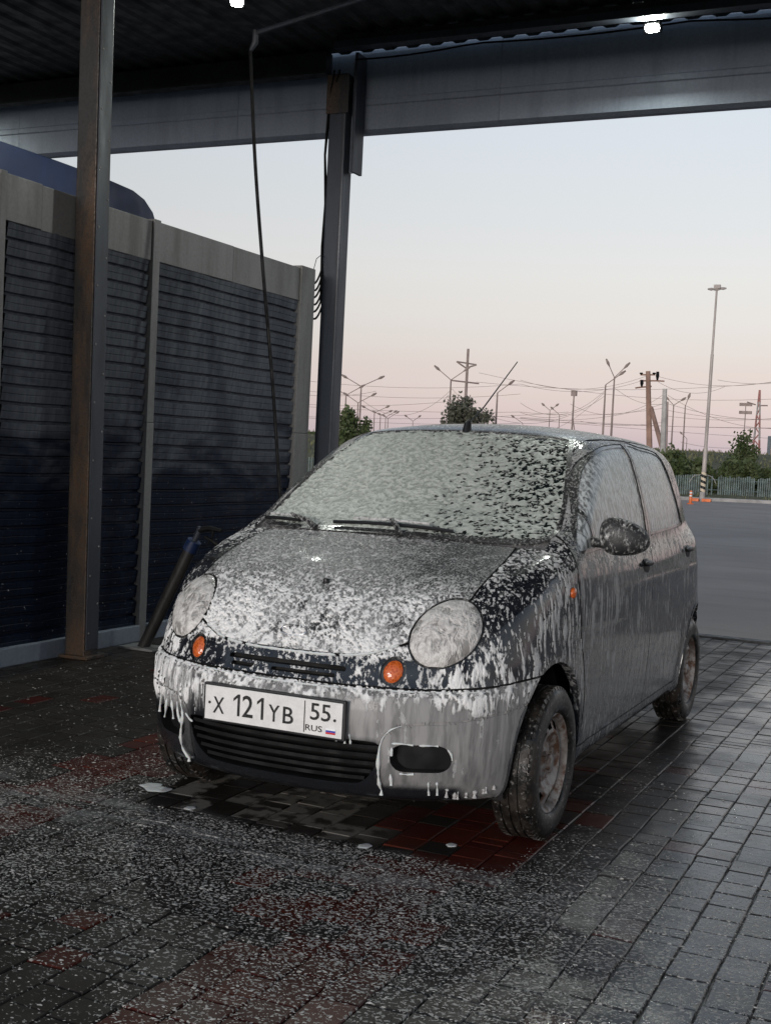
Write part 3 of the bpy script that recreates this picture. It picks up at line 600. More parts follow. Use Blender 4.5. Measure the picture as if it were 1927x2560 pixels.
for (ma, mb), ws in pair.items():
    ws.sort(key=lambda w: w[0][1]+w[1][1])
    for k, w in enumerate(ws):
        (a, b, dist, sag) = w
        A, Bq = at_depth(a[0]/K, a[1]/K, dist), at_depth(b[0]/K, b[1]/K, dist*wr.uniform(.97, 1.05)); u = (Bq-A)
        A2, B2 = A-u*.35*(a[0] <= 785), Bq+u*.35*(b[0] >= 1920)
        rank = '' if len(ws) == 1 else ('upper ', 'lower ')[k]+'' if len(ws) == 2 else ('highest ', 'second ', 'third ', 'fourth ', 'fifth ', 'sixth ', 'seventh ')[k]
        tag(MB().tube(hang(A2, B2, sag, 16), .014*dist/110, 4, caps=False).build('overhead_line', M['poledark'], fix=False), rank+'thin overhead line from '+ma+' to '+mb, 'power line', 'overhead lines')
# ------------------------------------------------------------------ blue truck in the next bay
tr = empty('blue_truck', (-5.4, 1.5, 0), 'blue truck body with rounded top showing over the navy wall', 'truck')
pts = []
ys = [(-2.6, 3.30), (3.9, 3.33), (4.5, 3.325), (4.80, 3.31), (4.95, 3.27), (5.07, 3.19), (5.15, 3.06), (5.18, 2.9), (5.2, 2.4), (5.2, .55), (-2.6, .55)]
v = [(x, y, z-dz) for x, dz in ((-6.6, 0), (-6.45, 0), (-4.35, 0), (-4.2, 0)) for (y, z) in ys for dz in [0]]
n = len(ys)
v = []
for x, k in ((-6.6, .05), (-6.55, .0), (-4.25, .0), (-4.2, .02)):
    for (y, z) in ys: v.append((x, y-(k if y > 0 else -k)*(1 if y > 4.5 or y < 0 else 0), z-(k if z > 1 else -k)))
MB().add(v, [(i*n+j, i*n+(j+1) % n, (i+1)*n+(j+1) % n, (i+1)*n+j) for i in range(3) for j in range(n)]+[tuple(range(n)), tuple(range(4*n-1, 3*n-1, -1))]).build('body', M['bluepaint'], tr)
MB().tube([(-4.195, -2.4, 2.86), (-4.195, 4.7, 2.86)], .012, 5).build('trim_strip', M['cable'], tr)
for wy in (-1.4, 3.4):
    for wx in (-6.3, -4.5): MB().lathe([(0, -.13), (.30, -.14), (.48, -.13), (.50, 0), (.48, .13), (.30, .14), (0, .13)], 24, Matrix.Translation((wx, wy, .5)) @ Matrix.Rotation(R_(90), 4, 'Y')).build('wheel', M['cable'], tr, smooth=True)
# ------------------------------------------------------------------ hose on its ceiling boom, lance holder
HY = 3.62
ht, hb = on_y(541, 110, HY), on_y(605, 1065, HY)
bm_ = empty('hose_boom', (ht[0], HY, 4.4), 'thin steel boom on the dark ceiling that carries the wash hose', 'boom')
be = on_y(552, 72, HY); bf = be+np.array([1.0, .25, .30])*.8
MB().tube([be, be+(bf-be)*.5, (bf[0], bf[1], min(bf[2], 4.5))], .018, 8).build('arm', M['steel'], bm_, smooth=True)
MB().tube([be+[0, 0, .02], be-[0, 0, .06], ht], [.02, .022, .012], 8).build('swivel', M['steel'], bm_, smooth=True)
MB().tube([(bf[0], bf[1], 4.40), (bf[0], bf[1], 4.56)], .035, 10).build('ceiling_mount', M['steel'], bm_, smooth=True)
hp = [ht, ht*.75+hb*.25+[-.02, 0, 0], ht*.5+hb*.5+[-.015, 0, 0], ht*.25+hb*.75, hb, hb+[.10, -.05, -.45], hb+[.05, -.12, -.75], hb+[-.20, -.30, -.80], (-2.10, 3.02, .62), (-2.22, 2.98, .735)]
tag(MB().tube(smooth_c(hp, 8), .012, 8).build('wash_hose', M['cable'], smooth=True), 'black pressure hose hanging from the ceiling beside the windscreen', 'hose')
lb0, lt0 = np.array([-2.66, 3.0, 0.0]), np.array([-2.325, 3.0, .672]); ax_ = (lt0-lb0)/np.linalg.norm(lt0-lb0)
lh = empty('lance_holder', lb0, 'slanted grey tube holder with blue collar between wall and car', 'holder')
MB().tube([lb0, lt0], .038, 16).build('tube', galv('dirty grey pipe', (.05, .048, .046), (.015, .015, .015), .4, .4), lh, smooth=True)
MB().tube([lt0-ax_*.035, lt0+ax_*.035], [.047, .045], 16).build('collar', plain('blue plastic', (.007, .020, .070), .5), lh, smooth=True)
MB().box(lb0+[-.12, -.09, 0], lb0+[.13, .09, .014], .003).build('foot_plate', M['galv'], lh)
lg_ = empty('spray_gun', lt0, 'dark spray gun standing in the blue collared tube', 'spray gun')
g0 = lt0+ax_*.01; g1 = lt0+ax_*.13
MB().tube([lt0-ax_*.4, g0, g1], [.010, .016, .020], 10).build('lance', M['steel'], lg_, smooth=True)
MB().tube([g1-ax_*.02, g1+np.array([.06, 0, .0]), g1+np.array([.15, 0, -.012])], [.020, .017, .013], 10).build('gun_body', M['cable'], lg_, smooth=True)
MB().tube([g1+np.array([.09, 0, 0]), g1+np.array([.085, 0, -.06]), g1+np.array([.05, 0, -.10])], [.012, .006, .005], 8).build('trigger', M['cable'], lg_, smooth=True)
# ------------------------------------------------------------------ foam: where it lies on the car, and the wet foamy materials
CAR_H = .0115
def vnoise(P, sc, seed=0):
    q = P*sc; i = np.floor(q).astype(np.int64); f = q-i; f = f*f*(3-2*f)
    def hsh(a, b, c):
        n = (a*374761393+b*668265263+c*2147483647+seed*974634777) & 0xffffffff
        n = ((n ^ (n >> 13))*1274126177) & 0xffffffff; n = n ^ (n >> 16); return (n & 0xffff)/65535.0
    o = 0
    for a in (0, 1):
        for b in (0, 1):
            for c in (0, 1):
                o = o+hsh(i[:, 0]+a, i[:, 1]+b, i[:, 2]+c)*(f[:, 0] if a else 1-f[:, 0])*(f[:, 1] if b else 1-f[:, 1])*(f[:, 2] if c else 1-f[:, 2])
    return o
def st(v, a, b):
    t = np.clip((v-a)/(b-a), 0, 1); return t*t*(3-2*t)
def foam_maps(P, N):
    x, y, z = P[:, 0], P[:, 1], P[:, 2]; ax = np.abs(x); nz = N[:, 2]
    n8 = vnoise(P, 8.0); n3 = vnoise(P, 3.1, 3); n20 = vnoise(P, 20., 5)
    foam = np.full(len(P), .42); film = np.full(len(P), .55)
    sidem = st(ax, .60, .69)
    # doors and wings: runs of thin foam, thinner towards the rear and the sill
    foam = np.where(sidem > 0, .44-.10*st(y, 1.0, 2.4)-.12*st(.66-z, 0, .25)+.22*(n8-.5)+.10*(1-st(y, .6, 1.0)), foam)
    film = np.where(sidem > 0, .27-.04*st(y, 1.6, 3.0)+.35*(n3-.5)+.25*(n8-.5), film)
    # bonnet
    hood = (1-st(ax, .50, .56))*(1-st(y, .78, .84))*st(z, .62, .66)*(1-sidem)
    hf = .71+.20*(1-st(y, .16, .36))-.24*st(x, .0, .35)*st(y, .30, .55)+.12*(n8-.5)+.04*(1-st(x, -.3, 0))
    for (hx, hy, rx, ry, d) in [(0, .327, .022, .016, .6), (.066, .165, .022, .04, .5), (-.018, .20, .016, .03, .55), (.145, .172, .02, .02, .3), (-.075, .135, .03, .022, .45), (.10, .135, .03, .02, .35), (.33, .20, .025, .03, .35)]:
        hf = hf-d*np.exp(-((x-hx)/rx)**2-((y-hy)/ry)**2)
    foam = foam*(1-hood)+hf*hood; film = film*(1-hood)+(.34-.20*st(x, -.05, .3))*hood
    # top of the wing beside the bonnet: washed patches of bare paint
    wing = st(ax, .505, .53)*(1-st(ax, .64, .70))*(1-st(y, .80, .9))*st(z, .70, .78)
    foam = foam*(1-wing)+(.22+.5*(n8-.35)+.30*st(z, .85, .96))*wing; film = film*(1-wing)+.14*wing
    # nose between bonnet and bumper: foam running down in broad tongues
    nose = (1-st(ax, .55, .62))*(1-st(y, .20, .28))*st(z, .555, .57)*(1-st(z, .65, .70))*(1-hood)
    foam = foam*(1-nose)+(.36+.9*(n20-.5)*.6+.30*st(np.abs(x), .40, .48))*nose; film = film*(1-nose)+.16*nose
    # bumper
    bm_ = (z < .562) & (y < .58)
    k = st(x, -.42, -.30)                                # 0 on the (car's) right corner, 1 towards the left
    top = st(z+.045*(n8-.5)+.05*(n20-.5), .475, .545)
    fb = .74*top+(1-top)*(.10+.14*(n8-.5)); gb = .80*top+(1-top)*(.92-.15*st(.40-z, 0, .1)+.25*(n8-.5))
    right = 1-k
    fb = fb*(1-right)+right*(.86-.85*st(.455-z, 0, .07)); gb = gb*(1-right)+right*(1.0-st(.44-z, 0, .06))
    mid_ = st(x, -.40, -.33)*(1-st(x, -.27, -.22))       # speckled patch left of the plate
    fb = fb*(1-mid_)+mid_*(.66-.72*st(.50-z, 0, .13)); gb = gb*(1-mid_)+mid_*.5*st(z, .40, .50)
    cen = st(x, -.30, -.25)*(1-st(x, .335, .36))*st(.41-z, 0, .02); fb = fb*(1-cen); gb = gb*(1-cen)
    low = st(.262-z, 0, .02)*(1-st(x, .545, .585)); fb = fb*(1-low); gb = gb*(1-low)
    foam = np.where(bm_, fb, foam); film = np.where(bm_, gb, film)
    # glass and roof
    scr = st(z, 1.0, 1.02)*(1-st(ax, .60, .63))*(1-st(y-1.5, 0, .12))
    fs = 1.03-.27*st(x, -.02, .5)-.17*st(z, 1.10, 1.34)*st(x, -.1, .45)-.05*st(z, 1.3, 1.4)+.12*(n8-.5)
    foam = foam*(1-scr)+fs*scr; film = film*(1-scr)+(.65-.62*st(x, -.05, .35))*scr
    rf = st(z, 1.385, 1.41)*st(y, 1.45, 1.6)
    foam = foam*(1-rf)+.50*rf; film = film*(1-rf)+.75*rf
    return np.clip(foam, 0, 1), np.clip(film, 0, 1)
def foamy(name, paint, paint_rough=.10, foam_col=(.74, .74, .72), film_col=(.22, .22, .218), iso_scale=105.0, coat=.6, fine=1.0, metal=0.0, streak=(75, 75, 10), soft=.26, blot=17.0, fixed=None, dscale=1.0, fmin=.28, film_rough=.32):
    """wet surface under wash foam: a thin grey film plus broken white froth that runs down steep faces"""
    t = NT(name); p = t.obj(); nz = t.sep(t.nrm())[2]
    pd = t.node('ShaderNodeVectorMath', operation='ADD'); t.put(pd.inputs[0], p)
    wob = t.node('ShaderNodeVectorMath', operation='SCALE'); t.put(wob.inputs[0], t.noise(p, 14.0, 2, out='Color')); wob.inputs['Scale'].default_value = .016
    t.put(pd.inputs[1], wob.outputs[0]); p = pd.outputs[0]
    iso = t.noise(t.map(p, (1.35, .75, .75), (0, 0, .35)), iso_scale, 3, .65, .5)
    run = t.noise(t.map(p, streak), 1.0, 4, .65)
    up = t.rng(nz, .15, .50)
    n = t.rng(t.mixf(up, run, iso), .30, .70, smooth=False)
    n = t.math('ADD', n, t.math('MULTIPLY', t.math('SUBTRACT', t.noise(p, blot, 3, .6), .5), .75))
    d = fixed[0] if fixed else t.math('MULTIPLY', t.attr('foam'), dscale); fa = fixed[1] if fixed else t.attr('film')
    th = t.math('SUBTRACT', 1.0, d)
    m = t.rng(n, t.math('SUBTRACT', th, soft), t.math('ADD', th, soft))
    m = t.math('MULTIPLY', m, t.rng(d, .02, .16))
    fl = t.math('MULTIPLY', fa, t.rng(t.mixf(up, t.noise(t.map(p, (30, 30, 2.0)), 1.0, 4, .65), t.noise(p, 22.0, 4, .6)), .30, .64, fmin, 1.0))
    col = t.mix(fl, paint, film_col)
    fc = t.mix(t.rng(t.noise(p, 60.0, 3, .6), .32, .68), tuple(c*.68 for c in foam_col), foam_col)
    t.set(color=t.mix(m, col, fc), metal=metal)
    t.set(rough=t.mixf(m, t.mixf(fl, paint_rough, film_rough), .62), coat=t.math('MULTIPLY', t.math('SUBTRACT', 1.0, m), coat), coat_rough=.08)
    fine_n = t.noise(p, 230.0, 2, .6)
    h = t.math('MULTIPLY', m, t.math('ADD', t.rng(n, 0, 1.3, .3, 1.3), t.math('MULTIPLY', fine_n, .35*fine)))
    h = t.math('ADD', h, t.math('MULTIPLY', t.math('MULTIPLY', t.noise(t.map(p, (45, 45, 6)), 1.0, 3), fl), .15))
    t.set(normal=t.bump(h, .9, .006))
    return t
M['paint'] = foamy('foamy dark paint', (.009, .011, .017), film_col=(.14, .14, .14), foam_col=(.56, .555, .545), soft=.17, fmin=.05, coat=.35, paint_rough=.15, streak=(62, 62, 5)).m
M['paint_h'] = foamy('bonnet paint under thin foam', (.009, .010, .014), dscale=.80, iso_scale=118, soft=.22, coat=.1, paint_rough=.35, foam_col=(.66, .66, .65), film_col=(.17, .17, .17)).m
M['paint_g'] = foamy('dark paint with flecks of foam', (.007, .009, .014), dscale=.42, iso_scale=130, soft=.12, foam_col=(.6, .6, .59), film_col=(.085, .085, .085), fmin=.1).m
M['paint_bumper'] = foamy('foamy bumper plastic', (.012, .013, .016), .22, film_col=(.36, .352, .345), streak=(60, 60, 8), dscale=.5, fmin=.45, coat=.12, film_rough=.6).m
M['screen'] = foamy('foamed windscreen glass', (.008, .012, .013), .04, foam_col=(.50, .53, .49), film_col=(.20, .225, .205), iso_scale=52, soft=.13, blot=26.0, dscale=.35).m
M['lens'] = foamy('foamed headlight lens', (.24, .225, .205), .06, foam_col=(.76, .735, .70), film_col=(.40, .38, .36), iso_scale=26, streak=(24, 24, 13), soft=.20, fine=.2, coat=1.0, fmin=.5).m
M['trim'] = foamy('wet black trim', (.008, .008, .009), .30, fixed=(.22, .1)).m
M['wiper'] = foamy('foam coated wiper', (.008, .008, .008), .4, fixed=(.80, .2), iso_scale=60, streak=(60, 60, 60)).m
M['mirror'] = foamy('foam spattered mirror shell', (.007, .007, .008), .5, coat=.05, fixed=(.27, .10), iso_scale=75, streak=(75, 75, 45)).m
M['dark'] = plain('black plastic', (.012, .012, .013), .45)
M['slat'] = plain('matt black grille', (.008, .008, .008), .75, spec=.2)
M['drip'] = plain('grey foam film drip', (.46, .45, .44), .4, 0, .2, 80)
M['gap'] = plain('panel gap', (.006, .006, .006), .8)
def side_glass():
    t = NT('wet side glass'); p = t.obj()
    run = t.noise(t.map(p, (60, 44, 2.6)), 1.0, 4, .62, .6); run2 = t.noise(t.map(p, (20, 15, 2.0)), 1.0, 3, .6)
    f = t.math('ADD', t.math('MULTIPLY', t.rng(run, .34, .66), .62), t.math('MULTIPLY', t.rng(run2, .3, .7), .22))
    fl = t.math('MULTIPLY', f, 1.0)
    g = t.node('ShaderNodeBsdfGlossy'); g.inputs['Roughness'].default_value = .05; g.inputs['Color'].default_value = (.9, .95, .95, 1)
    tr = t.node('ShaderNodeBsdfTransparent'); tr.inputs['Color'].default_value = (.62, .68, .66, 1)
    fr = t.node('ShaderNodeFresnel'); fr.inputs['IOR'].default_value = 1.5
    bmp = t.bump(t.math('ADD', run, t.math('MULTIPLY', run2, .5)), .5, .004)
    t.put(g.inputs['Normal'], bmp); t.put(fr.inputs['Normal'], bmp)
    mx_ = t.node('ShaderNodeMixShader'); t.put(mx_.inputs[0], fr.outputs[0]); t.put(mx_.inputs[1], tr.outputs[0]); t.put(mx_.inputs[2], g.outputs[0])
    t.set(color=(.86, .90, .89), rough=.3, normal=bmp)
    m2 = t.node('ShaderNodeMixShader'); t.put(m2.inputs[0], t.rng(fl, .12, .70, .22, .88)); t.put(m2.inputs[1], mx_.outputs[0]); t.put(m2.inputs[2], t.b.outputs[0])
    t.l.new(m2.outputs[0], t.out.inputs['Surface']); return t.m
M['glass'] = side_glass()
def amber():
    t = NT('amber lens'); p = t.obj(); v = t.voro(p, 120.0)
    t.set(color=t.mix(t.rng(v, .1, .6), (.42, .060, .010), (.66, .14, .03)), rough=.12, coat=.8, normal=t.bump(v, .5, .003)); return t.m
M['amber'] = amber()
def froth():
    t = NT('white froth'); p = t.obj(); n = t.noise(p, 140.0, 3)
    t.set(color=t.mix(n, (.62, .61, .60), (.80, .79, .77)), rough=.55, normal=t.bump(n, .35, .002)); t.set(sss=.15); return t.m
M['froth'] = froth()
def rubber():
    t = NT('wet tyre rubber'); p = t.obj(); r = t.noise(p, 14.0, 4, .6)
    froth_ = t.rng(t.noise(p, 75.0, 3, .6), .60, .68)
    c = t.mix(t.rng(r, .35, .7), (.008, .0075, .007), (.028, .022, .017))
    t.set(color=t.mix(t.math('MULTIPLY', froth_, .35), c, (.45, .44, .42)), rough=t.rng(r, .3, .7, .25, .6), normal=t.bump(t.noise(p, 90.0, 3), .4, .003)); return t.m
M['rubber'] = rubber()
def rusty_rim():
    t = NT('dirty steel rim'); p = t.obj(); r = t.noise(p, 22.0, 5, .65); r2 = t.noise(p, 9.0, 3)
    c = t.mix(t.rng(r, .42, .62), (.40, .375, .35), (.15, .075, .042)); c = t.mix(t.rng(r2, .45, .7, 0, .75), c, (.085, .052, .038))
    t.set(color=c, metal=.1, rough=.5, normal=t.bump(r, .3, .003)); return t.m
M['rim'] = rusty_rim()
M['chrome'] = plain('dull chrome', (.55, .55, .56), .2, .9)
M['plate'] = plain('number plate white', (.78, .77, .75), .30, 0, .06, 30)
M['ink'] = plain('number plate black', (.018, .018, .018), .4, 0, .6, 80)
M['blue'] = plain('flag blue', (.03, .06, .35), .4); M['red'] = plain('flag red', (.5, .03, .03), .4); M['white'] = plain('flag white', (.75, .75, .75), .4)
M['seat'] = plain('grey seat cloth', (.06, .06, .065), .9)
# ------------------------------------------------------------------ shape of the car body (car stands at the origin, nose to -y, x>0 is its left side)
def spl(xs, ys, n=1500):
    """smooth monotone cubic through the given points"""
    xs = np.array(xs, float); ys = np.array(ys, float); h = np.diff(xs); d = np.diff(ys)/h
    m = np.zeros(len(xs)); m[0] = d[0]; m[-1] = d[-1]
    for i in range(1, len(xs)-1):
        if d[i-1]*d[i] > 0:
            w1 = 2*h[i]+h[i-1]; w2 = h[i]+2*h[i-1]; m[i] = (w1+w2)/(w1/d[i-1]+w2/d[i])
    X = np.linspace(xs[0], xs[-1], n); k = np.clip(np.searchsorted(xs, X, 'right')-1, 0, len(h)-1); t = (X-xs[k])/h[k]
    Y = (2*t**3-3*t**2+1)*ys[k]+(t**3-2*t**2+t)*h[k]*m[k]+(-2*t**3+3*t**2)*ys[k+1]+(t**3-t**2)*h[k]*m[k+1]
    return lambda q: np.interp(q, X, Y)
def smax(a, b, k):
    h = np.maximum(k-np.abs(a-b), 0.0)/k; return np.maximum(a, b)+h*h*k*0.25
def smin(a, b, k): return -smax(-a, -b, k)
NOSE = spl([.12, .17, .20, .25, .32, .40, .46, .51, .545, .562, .585, .63, .68, .73, .78, .83, .90, 1.1], [.16, .125, .085, .045, .018, .004, .0, .004, .012, .032, .044, .060, .088, .118, .150, .190, .26, .5])
PLAN = spl([0, .1, .2, .3, .37, .45, .52, .58, .63, .67, .70, .725, .745, .78, .85], [0, .003, .014, .036, .058, .094, .138, .190, .250, .325, .410, .53, .72, 1.1, 2.0])
PLAN_D = spl([0, .1, .2, .3, .37, .45, .52, .58, .63, .67, .70, .725, .745, .78, .85], [0, .07, .16, .27, .38, .52, .74, 1.0, 1.5, 2.3, 3.6, 6.5, 10., 12., 13.])
HOOD = spl([-.1, .03, .07, .12, .20, .30, .45, .60, .78, .95, 1.2, 2.0, 2.6, 3.0, 3.6], [.45, .60, .655, .715, .775, .832, .900, .948, .990, 1.0, 1.0, 1.008, 1.022, 1.035, 1.04])
SIDEW = spl([.1, .18, .25, .40, .55, .70, .80, .90, .98, 1.05, 1.3], [.685, .705, .722, .738, .745, .744, .739, .724, .706, .685, .60])
SIDEY = spl([0, .6, .9, 1.5, 2.4, 2.8, 3.1, 3.35, 3.6], [.0, .0, .0, .002, .0, -.002, -.009, -.030, -.08])
REAR = spl([.12, .18, .25, .40, .50, .54, .70, .85, 1.0, 1.1, 1.2, 1.3, 1.4, 1.5], [3.34, 3.40, 3.45, 3.485, 3.49, 3.46, 3.435, 3.40, 3.35, 3.31, 3.26, 3.19, 3.11, 3.0])
RPLAN = spl([0, .2, .4, .5, .6, .66, .70, .74, .80], [0, .010, .042, .072, .120, .170, .235, .36, .8])
ROOF = spl([1.0, 1.40, 1.52, 1.70, 1.90, 2.1, 2.4, 2.7, 2.95, 3.1, 3.4], [1.12, 1.372, 1.408, 1.435, 1.449, 1.456, 1.453, 1.442, 1.424, 1.403, 1.33])
GREENW = spl([.8, .95, 1.0, 1.05, 1.1, 1.2, 1.3, 1.36, 1.40, 1.5], [.722, .703, .695, .684, .672, .643, .608, .582, .562, .50])
WSC = spl([.9, 1.0, 1.1, 1.2, 1.3, 1.4, 1.5], [.60, .775, .940, 1.112, 1.292, 1.49, 1.72])
def car_F(P):
    x = np.abs(P[:, 0]); y = P[:, 1]; z = P[:, 2]
    fr = (NOSE(z)+PLAN(x)-y)/np.sqrt(1+PLAN_D(x)**2)
    w = SIDEW(z)+SIDEY(y)
    # flared wheel arches
    for cy in (AXF, AXR):
        rr = np.hypot(y-cy, z-.27); w = w+.012*np.exp(-((rr-.34)/.055)**2)
    # crease under the door handles
    w = w+.0035*np.exp(-((z-.80)/.018)**2)*np.clip((y-1.0)*3, 0, 1)
    sd = x-w
    tp = (z-(HOOD(y)-.035*(x/.6)**2.6))*.93
    re = (y-(REAR(z)-RPLAN(x)))/np.sqrt(1+(1.5*np.clip(x-.35, 0, 1))**2)
    bt = (.185+.0*y)-z
    L = smax(fr, sd, .10); L = smax(L, tp, .085); L = smax(L, re, .08); L = smax(L, bt, .05)
    ws = ((WSC(z)+.33*x*x)-y)*.50
    rf = z-(ROOF(y)-.040*(x/.5)**2.4)
    gs = (x-(GREENW(z)-.30*np.clip(y-2.5, 0, 2)**1.7*.40))*.96
    gr = (y-(REAR(z)-RPLAN(x)*.8))*.86
    G = smax(ws, rf, .07); G = smax(G, gs, .075); G = smax(G, gr, .08); G = smax(G, .7-z, .02)
    return smin(L, G, .035)
AXF, AXR = .665, 3.005
def car_grad(P, e=1e-4):
    g = np.zeros_like(P)
    for i in range(3):
        d = np.zeros(3); d[i] = e; g[:, i] = (car_F(P+d)-car_F(P-d))/(2*e)
    return g
def project(P, it=5):
    P = P.copy()
    for _ in range(it):
        f = car_F(P); g = car_grad(P); P -= (f/np.maximum((g*g).sum(1), .05))[:, None]*g
    return P
def surface_nets(F, lo, hi, h):
    n = [int(math.ceil((b-a)/h))+1 for a, b in zip(lo, hi)]
    ax = [lo[i]+h*np.arange(n[i]) for i in range(3)]
    X, Y, Z = np.meshgrid(*ax, indexing='ij'); f = F(np.stack([X.ravel(), Y.ravel(), Z.ravel()], 1)).reshape(n)
    ins = f < 0
    c = np.zeros([q-1 for q in n], int)
    for i in (0, 1):
        for j in (0, 1):
            for k in (0, 1): c += ins[i:n[0]-1+i, j:n[1]-1+j, k:n[2]-1+k]
    act = (c > 0) & (c < 8); idx = -np.ones(act.shape, int); cells = np.argwhere(act); idx[act] = np.arange(len(cells))
    acc = np.zeros((len(cells), 3)); cnt = np.zeros(len(cells))
    corners = [(i, j, k) for i in (0, 1) for j in (0, 1) for k in (0, 1)]
    for a in corners:
        for d in range(3):
            if a[d]: continue
            b = list(a); b[d] = 1
            fa = f[cells[:, 0]+a[0], cells[:, 1]+a[1], cells[:, 2]+a[2]]; fb = f[cells[:, 0]+b[0], cells[:, 1]+b[1], cells[:, 2]+b[2]]
            m = (fa < 0) != (fb < 0); t = np.where(m, fa/(fa-fb+1e-20), 0)
            p = cells+np.array(a, float); p[:, d] += t; acc[m] += p[m]; cnt[m] += 1
    V = np.array(lo)+h*acc/cnt[:, None]
    Q = []
    for d in range(3):
        s0 = [slice(None)]*3; s1 = [slice(None)]*3; s0[d] = slice(0, n[d]-1); s1[d] = slice(1, n[d])
        a = ins[tuple(s0)]; b = ins[tuple(s1)]; e = np.argwhere(a != b); u, v = (d+1) % 3, (d+2) % 3
        e = e[(e[:, u] > 0) & (e[:, v] > 0) & (e[:, u] < n[u]-1) & (e[:, v] < n[v]-1)]
        fl = a[e[:, 0], e[:, 1], e[:, 2]]
        def cid(du, dv):
            q = e.copy(); q[:, u] += du; q[:, v] += dv; return idx[q[:, 0], q[:, 1], q[:, 2]]
        q = np.stack([cid(-1, -1), cid(0, -1), cid(0, 0), cid(-1, 0)], 1)
        q[~fl] = q[~fl][:, ::-1]; Q.append(q)
    Q = np.concatenate(Q); Q = Q[(Q >= 0).all(1)]
    T = np.concatenate([Q[:, [0, 1, 2]], Q[:, [0, 2, 3]]])
    return V, T
def cut(V, T, gf, snap=.12):
    """split triangles along the zero line of gf so that region borders are clean"""
    g = gf(V) if callable(gf) else gf
    g = g.copy()
    # snap vertices that are almost on the line
    E = np.concatenate([T[:, [0, 1]], T[:, [1, 2]], T[:, [2, 0]]]); ga, gb = g[E[:, 0]], g[E[:, 1]]; m = (ga*gb) < 0
    E = E[m]; ga = ga[m]; gb = gb[m]; t = ga/(ga-gb)
    g[E[t < snap, 0]] = 0; g[E[t > 1-snap, 1]] = 0
    s = np.sign(g).astype(int); S_ = s[T]; mixed = (S_.min(1) < 0) & (S_.max(1) > 0)
    keep = T[~mixed]; newT = []; Vn = list(map(np.array, [])); base = len(V); em = {}; pts = []
    def ep(a, b):
        k = (a, b) if a < b else (b, a)
        if k not in em:
            a, b = k; t = g[a]/(g[a]-g[b]); pts.append(V[a]+t*(V[b]-V[a])); em[k] = base+len(pts)-1
        return em[k]
    for tri in T[mixed]:
        a, b, c = map(int, tri); sg = [s[a], s[b], s[c]]
        if 0 in sg:
            while s[a] != 0: a, b, c = b, c, a
            q = ep(b, c); newT += [(a, b, q), (a, q, c)]
        else:
            while not (s[a] != s[b] and s[a] != s[c]): a, b, c = b, c, a
            q, r = ep(a, b), ep(a, c); newT += [(a, q, r), (q, b, c), (q, c, r)]
    if pts: V = np.concatenate([V, np.array(pts)])
    if newT: keep = np.concatenate([keep, np.array(newT, int)])
    return V, keep
def poly_sd(q, poly, closed=True):
    """signed distance to a polygon in 2-D, negative inside"""
    poly = np.array(poly, float); d = np.full(len(q), 1e9); ins = np.zeros(len(q), bool); n = len(poly)
    for i in range(n if closed else n-1):
        a, b = poly[i], poly[(i+1) % n]; e = b-a; w = q-a; t = np.clip((w@e)/(e@e), 0, 1); r = w-t[:, None]*e
        d = np.minimum(d, np.hypot(r[:, 0], r[:, 1]))
        c = (a[1] > q[:, 1]) != (b[1] > q[:, 1])
        with np.errstate(divide='ignore', invalid='ignore'): xx = a[0]+(q[:, 1]-a[1])/(b[1]-a[1])*(b[0]-a[0])
        ins ^= c & (q[:, 0] < xx)
    return np.where(ins, -d, d) if closed else d
def smooth_poly(pts, n=8, closed=True):
    """Catmull-Rom through points"""
    p = np.array(pts, float); m = len(p); out = []
    for i in range(m if closed else m-1):
        g = lambda k: p[k % m] if closed else p[min(max(k, 0), m-1)]
        p0, p1, p2, p3 = g(i-1), g(i), g(i+1), g(i+2)
        for t in np.arange(n)/n:
            out.append(.5*((2*p1)+(-p0+p2)*t+(2*p0-5*p1+4*p2-p3)*t*t+(-p0+3*p1-3*p2+p3)*t**3))
    if not closed: out.append(p[-1])
    return np.array(out)
# ------------------------------------------------------------------ car: regions of the body
V0, T0 = surface_nets(car_F, (-.034, -.045, .13), (.82, 3.55, 1.52), CAR_H)
V0 = project(V0)
FX = lambda P: np.abs(P[:, 0])
XZ = lambda P: np.stack([np.abs(P[:, 0]), P[:, 2]], 1)
YZ = lambda P: P[:, 1:3]
mx = lambda *a: np.maximum.reduce(a)
mn = lambda *a: np.minimum.reduce(a)
HL_C, HL_R = (.479, .728), (.096, .099)
def g_head(P, grow=0.0):
    q = XZ(P); r = np.hypot((q[:, 0]-HL_C[0])/(HL_R[0]+grow), (q[:, 1]-HL_C[1])/(HL_R[1]+grow)); return mx((r-1)*.09, P[:, 1]-.55)
def g_ind(P, grow=0.0):
    q = XZ(P); r = np.hypot((q[:, 0]-.362)/(.029+grow), (q[:, 1]-.612)/(.034+grow)); return mx((r-1)*.03, P[:, 1]-.3)
EDGE = spl([0, .10, .20, .27, .33, .385, .45, .9], [.645, .645, .648, .656, .676, .697, .73, .95])
SEAMX = spl([0, .30, .36, .52, .66, .80, .92, 3.6], [.50, .505, .512, .522, .520, .507, .49, .49])
COWL = spl([0, .2, .4, .55, .9], [.735, .745, .775, .82, .98])
def g_hood(P):
    x, y, z = FX(P), P[:, 1], P[:, 2]
    return mx(x-SEAMX(y), (EDGE(x)-z)*.8, (y-COWL(x))*.9, z-1.06)
def g_cowl(P):                                            # black scuttle panel between bonnet and screen
    x, y, z = FX(P), P[:, 1], P[:, 2]
    return mx(x-.60, (COWL(x)-y), y-1.02, .93-z)
WS = smooth_poly([(0, 1.010), (.25, 1.007), (.45, 1.004), (.56, 1.010), (.592, 1.040), (.566, 1.145), (.535, 1.225), (.500, 1.300), (.462, 1.365), (.425, 1.388), (.22, 1.402), (0, 1.405)], 5, False)
